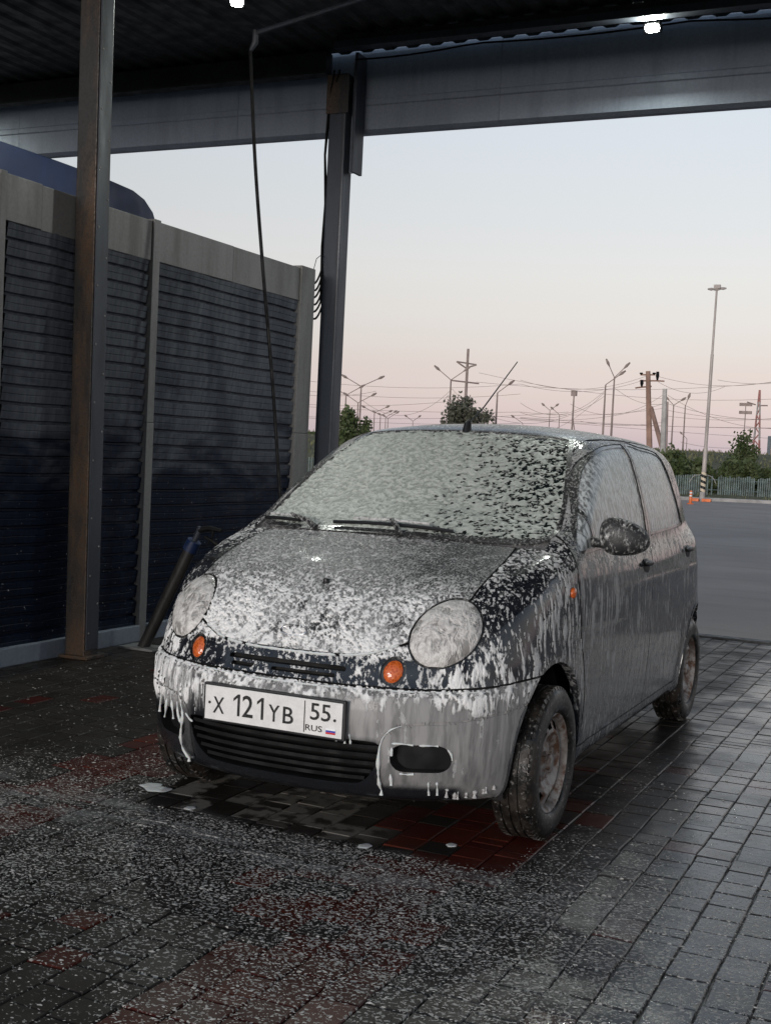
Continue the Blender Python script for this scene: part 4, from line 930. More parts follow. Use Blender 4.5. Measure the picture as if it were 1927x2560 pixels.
WS = np.concatenate([WS, WS[::-1][1:-1]*[-1, 1]])
def g_ws(P):
    q = np.stack([P[:, 0], P[:, 2]], 1); return mx(poly_sd(q, WS), (P[:, 1]-1.75)*.6)
FWIN = smooth_poly([(.985, .985), (1.10, 1.085), (1.27, 1.210), (1.44, 1.300), (1.64, 1.348), (1.85, 1.366), (2.00, 1.371), (2.018, 1.36), (2.012, 1.20), (2.000, 1.02), (1.985, 1.004), (1.7, .993), (1.3, .982), (1.05, .974)], 5)
RWIN = smooth_poly([(2.105, 1.372), (2.35, 1.368), (2.58, 1.356), (2.68, 1.335), (2.76, 1.25), (2.83, 1.10), (2.855, 1.035), (2.84, 1.022), (2.5, 1.012), (2.13, 1.003), (2.10, 1.012), (2.095, 1.20)], 5)
side = lambda P: .50-FX(P)
def g_fwin(P): return mx(poly_sd(YZ(P), FWIN), side(P))
def g_rwin(P): return mx(poly_sd(YZ(P), RWIN), side(P))
RW = smooth_poly([(0, 1.06), (.3, 1.06), (.47, 1.07), (.50, 1.12), (.47, 1.25), (.44, 1.33), (.40, 1.35), (.2, 1.36), (0, 1.36)], 5, False); RW = np.concatenate([RW, RW[::-1][1:-1]*[-1, 1]])
def g_rear_win(P): return mx(poly_sd(np.stack([P[:, 0], P[:, 2]], 1), RW), (2.6-P[:, 1]))
DF = smooth_poly([(1.60, 1.41), (1.40, 1.345), (1.22, 1.235), (1.02, 1.085), (.93, 1.0), (.895, .92), (.885, .83), (.915, .70), (.965, .57), (.985, .45), (.975, .33), (.955, .27), (.955, .1)], 6, False)
DM = smooth_poly([(2.06, 1.45), (2.055, 1.3), (2.045, 1.0), (1.985, .85), (1.955, .6), (1.955, .1)], 6, False)
DR = smooth_poly([(2.60, 1.41), (2.74, 1.35), (2.83, 1.22), (2.895, 1.04), (2.87, .90), (2.80, .76), (2.715, .62), (2.66, .50), (2.62, .36), (2.60, .27), (2.60, .1)], 6, False)
def right_of(line):                                       # y position of a seam at a given height
    o = np.argsort(line[:, 1]); zz, yy = line[o, 1], line[o, 0]; return lambda z: np.interp(z, zz, yy)
DFY, DMY, DRY = right_of(DF), right_of(DM), right_of(DR)
DTOP = spl([1.2, 1.6, 1.85, 2.1, 2.4, 2.65, 3.0], [1.36, 1.385, 1.397, 1.400, 1.396, 1.384, 1.34])
def dl(line): return lambda P: mx(poly_sd(YZ(P), line, False), side(P))
def g_doorA(P): return mx((DFY(P[:, 2])-P[:, 1])*.8, P[:, 1]-DMY(P[:, 2]), P[:, 2]-DTOP(P[:, 1]), .262-P[:, 2], side(P))
def g_doorB(P): return mx(DMY(P[:, 2])-P[:, 1], (P[:, 1]-DRY(P[:, 2]))*.9, P[:, 2]-DTOP(P[:, 1]), .262-P[:, 2], side(P))
def g_arch(P, cy=AXF, grow=0.0):
    r = np.hypot((P[:, 1]-cy)/(.292+grow), (P[:, 2]-.305)/(.303+grow)); low = mx(np.abs(P[:, 1]-cy)-(.292+grow), P[:, 2]-.305)
    return mx(mn((r-1)*.29, low), .40-FX(P))
def g_arches(P): return mn(g_arch(P, AXF-.002), g_arch(P, AXR))
def g_lips(P): return mn(g_arch(P, AXF-.002, .014), g_arch(P, AXR, .014))
BUMPZ = spl([0, .5, .62, .70, .8], [.562, .562, .568, .578, .582])
def g_fbump(P): return mx(P[:, 2]-BUMPZ(FX(P)), P[:, 1]-.58)
def g_rbump(P): return mx(P[:, 2]-.545, 3.02-P[:, 1])
def rbox(P, x0, x1, z0, z1, r, f=XZ):
    q = f(P); dx = np.abs(q[:, 0]-(x0+x1)/2)-(x1-x0)/2+r; dz = np.abs(q[:, 1]-(z0+z1)/2)-(z1-z0)/2+r
    return mx(np.hypot(np.maximum(dx, 0), np.maximum(dz, 0))+np.minimum(np.maximum(dx, dz), 0)-r, P[:, 1]-.42)
def g_fog(P): return rbox(P, .380, .548, .303, .393, .040)
LG = smooth_poly([(0, .398), (.20, .398), (.325, .396), (.350, .382), (.345, .345), (.325, .300), (.29, .262), (.24, .250), (0, .248)], 5, False); LG = np.concatenate([LG, LG[::-1][1:-1]*[-1, 1]])
def g_lgr(P): return mx(poly_sd(np.stack([P[:, 0], P[:, 2]], 1), LG), P[:, 1]-.3)
SLOTS = [(-.215, .215, .600, .616, .007), (-.200, -.110, .5785, .591, .005), (-.045, .185, .5785, .591, .005)]
def full(P): return np.stack([P[:, 0], P[:, 2]], 1)
def g_slot(P): return mn(*[rbox(P, *s, f=full) for s in SLOTS])
FOGC = smooth_poly([(.352, .235), (.348, .34), (.356, .40), (.385, .438), (.43, .455), (.575, .469), (.66, .486), (.70, .50)], 6, False)
def g_fogc(P): return mx(poly_sd(XZ(P), FOGC, False), P[:, 1]-.47)
def g_tail(P): return mx((3.05-.28*np.clip(P[:, 2]-.9, 0, 1)*1.2-P[:, 1])*.9, FX(P)-(.60-.16*np.clip(P[:, 2]-.9, 0, 1)), .55-P[:, 2], P[:, 2]-1.385)
# mirror to both sides, then cut along every border line
V0, T0 = cut(V0, T0, lambda P: P[:, 0]-0.0, snap=.3)
c = V0[T0].mean(1); T0 = T0[c[:, 0] > 1e-4]
on0 = np.abs(V0[:, 0]) < 1.2e-2
bnd = np.zeros(len(V0), bool)
E_ = np.sort(np.concatenate([T0[:, [0, 1]], T0[:, [1, 2]], T0[:, [2, 0]]]), 1); ue, cn = np.unique(E_, axis=0, return_counts=True)
bnd[ue[cn == 1].ravel()] = True; V0[bnd & on0, 0] = 0.0
mid = np.where(V0[:, 0] == 0)[0]; remap = np.arange(len(V0))+len(V0); remap[mid] = mid
VV = np.concatenate([V0, V0*[-1, 1, 1]]); TT = np.concatenate([T0, remap[T0][:, ::-1]])
used = np.unique(TT); rm = -np.ones(len(VV), int); rm[used] = np.arange(len(used)); VV = VV[used]; TT = rm[TT]
GW = .0032                                                # half width of a panel gap
def gap(g, w=GW): return lambda P: np.abs(g(P))-w
def g_seams(P):                                           # all panel gaps together
    s = [np.abs(g_hood(P)), mx(np.abs(P[:, 2]-BUMPZ(FX(P)))*.9, mx(P[:, 1]-.60, g_fbump(P)-.02)), mx(np.abs(P[:, 2]-.545), 3.0-P[:, 1])]
    s += [np.abs(g_doorA(P)), np.abs(g_doorB(P)), np.abs(g_tail(P))]
    return mn(*s)-GW
CUTS = [lambda P: g_head(P), lambda P: g_head(P, .006), lambda P: g_ind(P), lambda P: g_ind(P, .010), g_hood, g_cowl, g_ws, lambda P: g_ws(P)-.016, g_fwin, lambda P: g_fwin(P)-.012,
        g_rwin, lambda P: g_rwin(P)-.012, g_rear_win, lambda P: g_rear_win(P)-.014, g_arches, g_lips, g_fog, g_lgr, g_slot, lambda P: g_fogc(P)-.0035, g_fbump, g_rbump, g_doorA, g_doorB, g_tail, g_seams,
        lambda P: mx(np.abs(P[:, 1]-1.175-(P[:, 2]-1.0)*-.28)-.012, g_fwin(P)), lambda P: .30-P[:, 2]]
for g in CUTS: VV, TT = cut(VV, TT, g)
CC = VV[TT].mean(1); sideL = CC[:, 0] > 0
LAB = np.array(['body'+' '*20]*len(TT), dtype='U24'); LAB[:] = 'roof'
def lab(m, name): LAB[m] = name
z_, y_, x_ = CC[:, 2], CC[:, 1], np.abs(CC[:, 0])
lab((y_ < DFY(z_)) & (z_ < 1.035) & (x_ > .42), 'front_fender')
lab((y_ < .6) & (z_ < .76) & (x_ <= .52), 'nose_panel')
lab((y_ < 1.4) & (x_ > .42) & (z_ >= 1.0), 'roof')
lab(g_cowl(CC) < 0, 'scuttle_panel')
lab(g_hood(CC) < 0, 'bonnet')
lab((y_ > DRY(z_)) & (z_ < 1.06), 'rear_quarter_panel')
lab((z_ < .30) & (y_ > .6) & (y_ < 3.0), 'sill')
lab(g_doorA(CC) < 0, 'front_door'); lab(g_doorB(CC) < 0, 'rear_door')
lab(g_tail(CC) < 0, 'tailgate')
lab(g_rbump(CC) < 0, 'rear_bumper'); lab(g_fbump(CC) < 0, 'front_bumper')
lab(g_lips(CC) < 0, 'arch_lip')
lab(g_fogc(CC) < .0035, 'bumper_crease')
lab(g_seams(CC) < 0, 'panel_gap')
lab(g_ws(CC) < .016, 'windscreen_seal'); lab(g_ws(CC) < 0, 'windscreen')
lab(g_fwin(CC) < .012, 'front_window_seal'); lab(g_fwin(CC) < 0, 'front_window')
lab((g_fwin(CC) < 0) & (np.abs(y_-1.175-(z_-1.0)*-.28) < .012), 'front_window_seal')
lab(g_rwin(CC) < .012, 'rear_window_seal'); lab(g_rwin(CC) < 0, 'rear_window')
lab(g_rear_win(CC) < .014, 'tailgate_seal'); lab(g_rear_win(CC) < 0, 'tailgate_window')
lab(g_head(CC, .006) < 0, 'headlight_rim'); lab(g_head(CC) < 0, 'headlight')
lab(g_ind(CC, .010) < 0, 'indicator_rim'); lab(g_ind(CC) < 0, 'indicator')
lab(g_fog(CC) < 0, 'fog_recess'); lab(g_lgr(CC) < 0, 'lower_grille'); lab(g_slot(CC) < 0, 'grille_slot')
lab((z_ < .2) & (car_grad(CC)[:, 2] < -.6), 'underside')
lab(g_arches(CC) < 0, 'wheel_opening')
NN = car_grad(VV); NN /= np.linalg.norm(NN, axis=1)[:, None]
def boundary(T):
    e = np.concatenate([T[:, [0, 1]], T[:, [1, 2]], T[:, [2, 0]]]); k = np.sort(e, 1)
    u, i, c = np.unique(k, axis=0, return_index=True, return_counts=True); return e[i[c == 1]]
def shell(name, labels, mat, parent, off=0.0, wall=None, sel=None, custom=True, smooth=True, bulge=None, foam=True):
    """one mesh from the labelled faces; off moves it along the normal, wall adds side walls back to the surface"""
    labels = [labels] if isinstance(labels, str) else labels
    m = np.isin(LAB, labels)
    if sel is not None: m &= sel
    T = TT[m]
    if len(T) == 0: return None
    u = np.unique(T); rm = -np.ones(len(VV), int); rm[u] = np.arange(len(u)); v = VV[u].copy(); t = rm[T]; nn = NN[u].copy(); base = v.copy()
    if callable(off): v = off(v, nn)
    else: v = v+nn*off
    faces = t
    if wall is not None:
        b = boundary(t); k = len(v)
        wv = base+nn*(wall if not isinstance(wall, bool) else 0.0)
        q = np.concatenate([np.stack([b[:, 1], b[:, 0], b[:, 0]+k], 1), np.stack([b[:, 1], b[:, 0]+k, b[:, 1]+k], 1)])
        v = np.concatenate([v, wv]); nn = np.concatenate([nn, nn]); base = np.concatenate([base, base]); faces = np.concatenate([t, q]); custom = False
        uu = np.unique(faces); r2 = -np.ones(len(v), int); r2[uu] = np.arange(len(uu)); v = v[uu]; nn = nn[uu]; base = base[uu]; faces = r2[faces]
    me = bpy.data.meshes.new(name); me.from_pydata(v.tolist(), [], faces.tolist())
    if smooth: me.polygons.foreach_set('use_smooth', [True]*len(faces))
    if wall is not None:
        try: me.set_sharp_from_angle(angle=R_(40))
        except Exception: pass
    if custom: me.normals_split_custom_set_from_vertices(nn.tolist())
    if foam:
        fo, fi = foam_maps(base, nn)
        for n_, a_ in (('foam', fo), ('film', fi)):
            at = me.attributes.new(n_, 'FLOAT', 'POINT'); at.data.foreach_set('value', a_.astype(np.float32))
    me.update()
    return link(name, me, mat, parent)
# ------------------------------------------------------------------ car: parts
car = empty('car', (0, 1.75, 0), 'small dark hatchback with round headlights, covered in white wash foam', 'car')
LFT, RGT = sideL, ~sideL
bonnet = shell('bonnet', 'bonnet', M['paint_h'], car, .001)
shell('nose_panel', 'nose_panel', M['paint_g'], car)
bumper = shell('front_bumper', ['front_bumper'], M['paint_bumper'], car)
for s_ in (LFT, RGT): shell('bumper_crease', 'bumper_crease', M['paint_bumper'], bumper, -.004, wall=True, sel=s_)
roof = shell('roof', 'roof', M['paint'], car)
for nm in ('front_fender', 'rear_quarter_panel', 'sill'):
    for s_ in (LFT, RGT): shell(nm, nm, M['paint_g' if nm == 'front_fender' else 'paint'], car, sel=s_)
DOORS = []
for s_ in (LFT, RGT):
    for nm, wn_ in (('front_door', 'front_window'), ('rear_door', 'rear_window')):
        d = shell(nm, nm, M['paint'], car, .001, sel=s_); DOORS.append(d)
        shell('side_window', wn_, M['glass'], d, -.006, sel=s_, foam=False)
        shell('window_seal', wn_+'_seal', M['trim'], d, -.002, wall=-.008, sel=s_)
tg = shell('tailgate', 'tailgate', M['paint'], car)
shell('rear_window', 'tailgate_window', M['glass'], tg, -.004, foam=False); shell('window_seal', 'tailgate_seal', M['trim'], tg, -.001)
shell('rear_bumper', 'rear_bumper', M['dark'], car)
wsg = shell('windscreen', 'windscreen', M['screen'], car, -.003); shell('windscreen_seal', 'windscreen_seal', M['trim'], wsg, .003, wall=-.005)
shell('scuttle_panel', 'scuttle_panel', M['paint_bumper'], car, -.010, wall=True)
shell('panel_gap', 'panel_gap', M['gap'], car, -.012, wall=True)
for s_ in (LFT, RGT):
    for q_ in (y_ < 1.8, y_ >= 1.8): shell('arch_lip', 'arch_lip', M['paint'], car, .003, wall=-.03, sel=s_ & q_)
shell('underside', 'underside', M['dark'], car, foam=False)
# headlights and indicators
for s_, sx in ((LFT, 1), (RGT, -1)):
    axis = np.array([.42*sx, -.82, .30]); axis /= np.linalg.norm(axis)
    def dome(v, nn, sx=sx, axis=axis):
        r = np.hypot((np.abs(v[:, 0])-HL_C[0])/HL_R[0], (v[:, 2]-HL_C[1])/HL_R[1]); b = .030*np.clip(1-r*r, 0, 1)**.55; return v+nn*.003+axis*b[:, None]
    hl = shell('headlight', 'headlight', M['lens'], car, dome, sel=s_, custom=False)
    me = hl.data; n_ = len(me.vertices); co = np.zeros(n_*3); me.vertices.foreach_get('co', co)
    q = vnoise(co.reshape(-1, 3)+[1.75*0, 0, 0], 20., 11); me.attributes['foam'].data.foreach_set('value', (.66+.35*(q-.5)).astype(np.float32)); me.attributes['film'].data.foreach_set('value', np.full(n_, .75, np.float32))
    shell('headlight_rim', 'headlight_rim', M['trim'], hl, -.008, wall=True, sel=s_)
    def dome2(v, nn, axis=axis):
        r = np.hypot((np.abs(v[:, 0])-.362)/.029, (v[:, 2]-.612)/.034); b = .012*np.clip(1-r*r, 0, 1)**.6; return v-nn*.002+np.array([.2*np.sign(axis[0]), -.95, .1])*b[:, None]
    ind = shell('indicator', 'indicator', M['amber'], car, dome2, sel=s_, custom=False, foam=False)
    shell('indicator_rim', 'indicator_rim', M['trim'], ind, -.010, wall=True, sel=s_)
    fr_ = shell('fog_recess', 'fog_recess', M['dark'], bumper, lambda v, nn: v+np.array([0, .055, 0]), wall=True, sel=s_, foam=False)
# lower grille with its slats, upper slots
lg = shell('lower_grille', 'lower_grille', M['slat'], car, lambda v, nn: v+np.array([0, .075, 0]), wall=True, foam=False)
for i, zc in enumerate((.375, .348, .321, .294, .269)):
    b = MB(); hw = float(np.interp(zc, [.248, .262, .30, .345, .40], [.24, .285, .322, .343, .343]))
    xs = np.linspace(-hw, hw, 25); yy = NOSE(np.full(25, zc))+PLAN(np.abs(xs))+.014
    ring = [(-.0, .006), (.028, .002), (.028, -.006), (-.001, -.005)]
    v = [(x, y+dy, zc+dz) for x, y in zip(xs, yy) for dy, dz in ring]
    f = [(k*4+j, k*4+(j+1) % 4, k*4+4+(j+1) % 4, k*4+4+j) for k in range(24) for j in range(4)]+[(0, 1, 2, 3), (99, 98, 97, 96)]
    b.add(v, f).build('grille_slat', M['slat'], lg)
shell('grille_slot', 'grille_slot', M['gap'], car, lambda v, nn: v+np.array([0, .03, 0]), wall=True, foam=False)
# emblem: oval ring with three raised rays
b = MB(); oc = np.array([-.004, float(NOSE(.70)+PLAN(0))+.004, .703]); oc = project(np.array([[-.004, .12, .703]]))[0]; on = car_grad(oc[None])[0]; on /= np.linalg.norm(on)
ou = np.cross(on, [1, 0, 0]); ou /= np.linalg.norm(ou); ou = ou if ou[2] > 0 else -ou
ring = [oc+on*.006+np.array([1, 0, 0])*.047*math.cos(a)+ou*.019*math.sin(a) for a in np.linspace(0, 2*math.pi, 33)]
b.tube(ring, .0032, 6, caps=False)
for dx in (-.016, 0, .016): b.tube([oc+on*.006+ou*-.013+np.array([dx*.35, 0, 0]), oc+on*.006+ou*.013+np.array([dx*1.3, 0, 0])], [.0015, .004], 6)
b.build('emblem', M['chrome'], bonnet, smooth=True)
# washer jets and antenna
for jx in (0.0,):
    p0 = project(np.array([[jx, .327, .846]]))[0]; MB().tube([p0-[0, 0, .004], p0+[0, -.004, .010], p0+[0, -.012, .013]], [.013, .011, .004], 8).build('washer_jet', M['dark'], bonnet, smooth=True)
a0 = np.array([0, 1.56, 1.408]); an = MB(); an.tube([a0-[0, 0, .02], a0+[0, .012, .03], a0+[0, .03, .045]], [.022, .016, .008], 10); ant = an.build('antenna', M['dark'], roof, smooth=True)
a1 = np.array([-.0, 2.173, 1.755]); MB().tube([a0+[0, .025, .035], a0+(a1-a0)*.3, a1], [.0042, .0034, .0026], 6).build('antenna_rod', M['dark'], ant)
# wipers
def wiper(pv, tip, b0, b1):
    pv, tip, b0, b1 = [np.array(q, float) for q in (pv, tip, b0, b1)]
    lift = lambda q, h: project(q[None])[0]+np.array([0, -.35, .94])*h
    m = MB(); pts = [lift(pv, .015), lift(pv*.7+tip*.3, .036), lift(tip, .034)]; m.tube(pts, [.014, .010, .008], 8)
    w = m.build('wiper_arm', M['mirror'], car, smooth=True)
    m = MB(); L = [lift(b0+(b1-b0)*t, .016) for t in np.linspace(0, 1, 12)]; m.tube(L, .0075, 6); m.build('wiper_blade', M['dark'], w, smooth=True); m = MB(); L2 = [q+np.array([0, -.006, .016]) for q in L]; m.tube(L2[2:-2], .0055, 6)
    m.build('wiper_frame', M['wiper'], w, smooth=True)
wiper((.09, .72, .985), (.02, .80, 1.02), (-.225, .80, 1.015), (.265, .80, 1.012))
wiper((-.27, .745, .985), (-.43, .84, 1.02), (-.575, .885, 1.01), (-.385, .825, 1.01))
# door mirrors, handles, side repeaters
def rounded(c, r, e=2.6, nu=24, nv=14):
    v = []; f = []
    for i in range(nv+1):
        ph = -math.pi/2+math.pi*i/nv
        for j in range(nu):
            th = 2*math.pi*j/nu; p = np.array([math.cos(ph)*math.cos(th), math.cos(ph)*math.sin(th), math.sin(ph)])
            k = (np.abs(p)**e).sum()**(-1/e); v.append(np.array(c)+p*k*np.array(r))
    for i in range(nv):
        for j in range(nu): f.append((i*nu+j, i*nu+(j+1) % nu, (i+1)*nu+(j+1) % nu, (i+1)*nu+j))
    return v, f
for sx in (1, -1):
    dr = DOORS[0] if sx > 0 else DOORS[2]
    v, f = rounded((0, 0, 0), (.088, .050, .066), 2.5)
    w = []
    for p in v:
        x, y, z = p; z *= 1-.28*np.clip(x/.088, -1, 1)*.9; z += -.010*(x/.088); y += .02*(x/.088)
        w.append((sx*(.832+x), 1.06+y+.01, 1.028+z))
    if sx > 0:                                            # only the driver's side carries a mirror
        m = MB().add(w, f); mir = m.build('door_mirror', M['mirror'], car, smooth=True)
        MB().tube([(sx*.685, 1.15, 1.0), (sx*.74, 1.13, .995), (sx*.80, 1.10, 1.0)], [.020, .016, .018], 10).build('mirror_stalk', M['mirror'], mir, smooth=True)
    for k, (hy, hz) in enumerate(((1.872, .868), (2.775, .885))):
        d = DOORS[(0 if sx > 0 else 2)+k]; hp = project(np.array([[.75, hy, hz]]))[0]
        v, f = rounded((0, 0, 0), (.010, .060, .034), 2.4); MB().add([(sx*(hp[0]-.002+p[0]), hp[1]+p[1], hp[2]+p[2]) for p in v], f).build('door_handle', M['dark'], d, smooth=True)
        v, f = rounded((0, 0, 0), (.012, .066, .012), 2.6, 16, 8); MB().add([(sx*(hp[0]+.012+p[0]), hp[1]+p[1], hp[2]+.014+p[2]) for p in v], f).build('door_handle', M['trim2'] if 'trim2' in M else M['dark'], d, smooth=True)
    sp = project(np.array([[.74, .823, .836]]))[0]; v, f = rounded((0, 0, 0), (.012, .024, .020), 2.2, 16, 8)
    MB().add([(sx*(sp[0]+p[0]), sp[1]+p[1], sp[2]+p[2]) for p in v], f).build('side_repeater', M['amber'], car, smooth=True)
# number plate
pl_c = np.array([0, -.010, .459])
plate = MB().box((-.262, -.0085, .401), (.262, -.002, .517), .002).build('number_plate', M['plate'], bumper)
MB().box((-.270, -.006, .393), (.270, .012, .525), .004).build('plate_frame', M['dark'], bumper)
PY = -.0098
def txt(s, cx, z0, h, wid=None, bold=.0):
    cu = bpy.data.curves.new('t', 'FONT'); cu.body = s; cu.size = 1.0; cu.fill_mode = 'FRONT'; cu.offset = bold; cu.resolution_u = 3
    o = bpy.data.objects.new('t', cu); COL.objects.link(o); dg = bpy.context.evaluated_depsgraph_get(); me = bpy.data.meshes.new_from_object(o.evaluated_get(dg))
    co = np.zeros(len(me.vertices)*3); me.vertices.foreach_get('co', co); co = co.reshape(-1, 3); f = [tuple(p.vertices) for p in me.polygons]
    bpy.data.objects.remove(o); bpy.data.curves.remove(cu); bpy.data.meshes.remove(me)
    lo, hi = co.min(0), co.max(0); sz = h/(hi[1]-lo[1]); sx_ = sz if wid is None else wid/(hi[0]-lo[0])
    return [(cx+(p[0]-(lo[0]+hi[0])/2)*sx_, PY, z0+(p[1]-lo[1])*sz) for p in co], f
def one(cx, z0, h):
    w = .0095; q = [(cx+.004, z0), (cx+.004+w, z0), (cx+.004+w, z0+h), (cx+.005, z0+h), (cx-.012, z0+h*.80), (cx-.012, z0+h*.66), (cx+.004, z0+h*.84)]
    return [(a, PY, b) for a, b in q], [(0, 1, 2, 3, 6), (3, 4, 5, 6)]
L = MB(); zb = .425
for s, cx, z0, h, w in (('X', -.207, zb, .056, .044), ('1', -.137, zb, .074, None), ('2', -.093, zb, .074, .042), ('1', -.045, zb, .074, None), ('Y', .009, zb, .056, .042), ('B', .063, zb, .056, .040),
                        ('5', .162, zb+.026, .056, .034), ('5', .203, zb+.026, .056, .034), ('RUS', .160, zb-.011, .020, .062)): L.add(*(one(cx, z0, h) if s == '1' else txt(s, cx, z0, h, w, .008)))
L.box((.1225, PY-.0004, .407), (.1255, PY, .511))
for cx, cz in ((-.243, .459), (.236, .459)): L.lathe([(0, 0), (.005, 0), (.005, .001)], 10, Matrix.Translation((cx, PY, cz)) @ Matrix.Rotation(R_(90), 4, 'X'))
o_ = L.build('plate_lettering', M['ink'], plate, fix=False)
for k, mm in enumerate(('red', 'blue', 'white')): MB().box((.205, PY-.0005, .412+k*.0062), (.240, PY, .412+(k+1)*.0062)).build('plate_flag', M[mm], plate)
for ob in [o for o in bumper.children if o.name.startswith(('number_plate', 'plate_frame'))]+list(plate.children):
    for v_ in ob.data.vertices: v_.co.x *= .955; v_.co.z = .459+(v_.co.z-.459)*.955
# wheels
def wheel(cx, cy, sx):
    Mx = Matrix.Translation((cx, cy, .262)) @ Matrix.Rotation(R_(90*sx), 4, 'Y')
    hw = .074; R = .262
    prof = [(.170, -hw*.86), (.185, -hw*1.02), (.215, -hw*1.06), (.240, -hw*1.0), (.254, -hw*.84)]
    for k in range(4):                                   # four rounds of tread with grooves between
        a = -hw*.80+k*hw*.41; prof += [(R-.001, a), (R, a+hw*.30), (R-.008, a+hw*.31), (R-.008, a+hw*.40)]
    prof += [(.254, hw*.84), (.240, hw*1.0), (.215, hw*1.06), (.185, hw*1.02), (.170, hw*.86), (.165, 0)]
    ty = MB().lathe(prof, 64, Mx, close=True).build('tyre', M['rubber'], None, smooth=50)
    w = empty('wheel', (cx, cy, .262)); bpy.data.objects.remove(w)
    ty.name = 'wheel'
    # tread blocks across the shoulders
    tb = MB()
    for k in range(56):
        a = 2*math.pi*k/56
        for s2 in (-1, 1):
            m4 = Mx @ Matrix.Rotation(a, 4, 'Z')
            tb.add([m4 @ Vector((r, t, s2*h)) for r, t, h in ((R-.012, -.0095, hw*.88), (R-.012, .0095, hw*.88), (R+.0005, .0085, hw*.80), (R+.0005, -.0085, hw*.80), (R-.012, -.0095, hw*.5), (R-.012, .0095, hw*.5), (R+.0005, .0085, hw*.52), (R+.0005, -.0085, hw*.52))],
                   [(0, 1, 2, 3), (3, 2, 6, 7), (4, 7, 6, 5), (0, 3, 7, 4), (1, 5, 6, 2)])
    rim = MB(); of = hw*.80
    rim.lathe([(.172, -of), (.174, of*1.02), (.168, of*1.10), (.160, of*1.0), (.153, of*.75), (.150, of*.62)], 64, Mx)
    # disc with square vent holes round its edge
    n = 64; rs = [.150, .147, .117, .106, .070, .058, .034, .0]; hs = [of*.62, of*.66, of*.88, of*.92, of*.52, of*.62, of*.76, of*.78]
    vv = []; ff = []
    for r, h in zip(rs, hs):
        for k in range(n): a = 2*math.pi*k/n; vv.append(Mx @ Vector((r*math.cos(a), r*math.sin(a), h)))
    for i in range(len(rs)-1):
        for k in range(n):
            if i == 1 and k % 5 in (1, 2, 3) and k < 60: continue       # the holes
            ff.append((i*n+k, i*n+(k+1) % n, (i+1)*n+(k+1) % n, (i+1)*n+k))
    rim.add(vv, ff)
    rb = rim.build('rim', M['rim'], None, smooth=35)
    cap = MB().lathe([(.028, of*.60), (.028, of*.92), (.022, of*1.0), (0, of*1.02)], 24, Mx)
    for k in range(4):
        a = 2*math.pi*(k+.5)/4; cap.lathe([(.010, of*.42), (.010, of*.84), (.0, of*.86)], 6, Mx @ Matrix.Translation((.050*math.cos(a), .050*math.sin(a), 0)))
    back = MB().lathe([(.165, -of*.2), (.0, -of*.2)], 32, Mx)
    return ty, tb, rb, cap, back
for (wx, wy) in ((.664, AXF), (-.664, AXF), (.658, AXR), (-.658, AXR)):
    sx = 1 if wx > 0 else -1
    ty, tb, rb, cap, back = wheel(wx, wy, sx)
    for o in (ty, rb):
        o.parent = None
    me = ty.data; ty.parent = car; ty.matrix_parent_inverse = Matrix.Identity(4); ty.matrix_basis = Matrix.Translation((0, -1.75, 0))
    rb.parent = ty; rb.matrix_parent_inverse = Matrix.Identity(4); rb.matrix_basis = Matrix.Identity(4)
    for m_, nm, mt in ((tb, 'tread', M['rubber']), (cap, 'hub_cap', M['rim']), (back, 'brake_disc', M['gap'])):
        o = m_.build(nm, mt, ty, smooth=40 if nm != 'tread' else False)
        if nm == 'tread': o['kind'] = 'stuff'
    # wheel well behind it
    ln = MB(); cyv = wy; n = 20; vv = []; ff = []
    for k in range(n+1):
        a = math.pi*(-.12+1.24*k/n)
        for xx in (.40, .655): vv.append((sx*xx, cyv+.312*math.cos(a), .30+.312*math.sin(a)))
    ff = [(2*k, 2*k+1, 2*k+3, 2*k+2) for k in range(n)]; ff.append(tuple(2*k for k in range(n+1)))
    ln.add(vv, ff).build('wheel_well', M['gap'], car, fix=False)
# cabin seen through the glass: seats, dashboard, steering wheel, floor
MB().box((-.60, .95, .22), (.60, 3.0, .26)).build('cabin_floor', M['seat'], car)
m = MB().box((-.60, .88, .70), (.60, 1.08, .92), .05); m.build('dashboard', M['dark'], car, smooth=True)
for sx in (1, -1):
    m = MB().box((sx*.36-.24, 1.45, .40), (sx*.36+.24, 1.93, .56), .06)
    m.build('seat', M['seat'], car, smooth=True)
    b = MB(); v, f = rounded((0, 0, 0), (.23, .07, .33), 3.0); b.add([(sx*.36+p[0], 2.00+p[1]+.30*(p[2]), .82+p[2]) for p in v], f); o = b.build('seat_back', M['seat'], car, smooth=True)
    b = MB(); v, f = rounded((0, 0, 0), (.13, .045, .085), 2.8); b.add([(sx*.36+p[0], 2.11+p[1], 1.215+p[2]) for p in v], f); b.tube([(sx*.36-.05, 2.08, 1.05), (sx*.36-.05, 2.10, 1.2)], .006, 6); b.tube([(sx*.36+.05, 2.08, 1.05), (sx*.36+.05, 2.10, 1.2)], .006, 6); b.build('head_restraint', M['seat'], car, smooth=True)
MB().box((-.58, 2.45, .40), (.58, 2.85, .60), .06).build('rear_bench', M['seat'], car, smooth=True)
b = MB(); v, f = rounded((0, 0, 0), (.58, .07, .30), 4.0, 32, 12); b.add([(p[0], 2.90+p[1]+.25*p[2], .82+p[2]) for p in v], f); b.build('rear_backrest', M['seat'], car, smooth=True)
b = MB(); cs = np.array([.36, 1.22, .90]); ax_ = np.array([0, -.85, .5]); ax_ /= np.linalg.norm(ax_); up_ = np.cross(ax_, [1, 0, 0])
b.tube([cs+.18*(np.array([1, 0, 0])*math.cos(a)+up_*math.sin(a)) for a in np.linspace(0, 2*math.pi, 33)], .014, 8, caps=False); b.tube([cs, cs+np.array([0, -.2, -.1])], .03, 8)
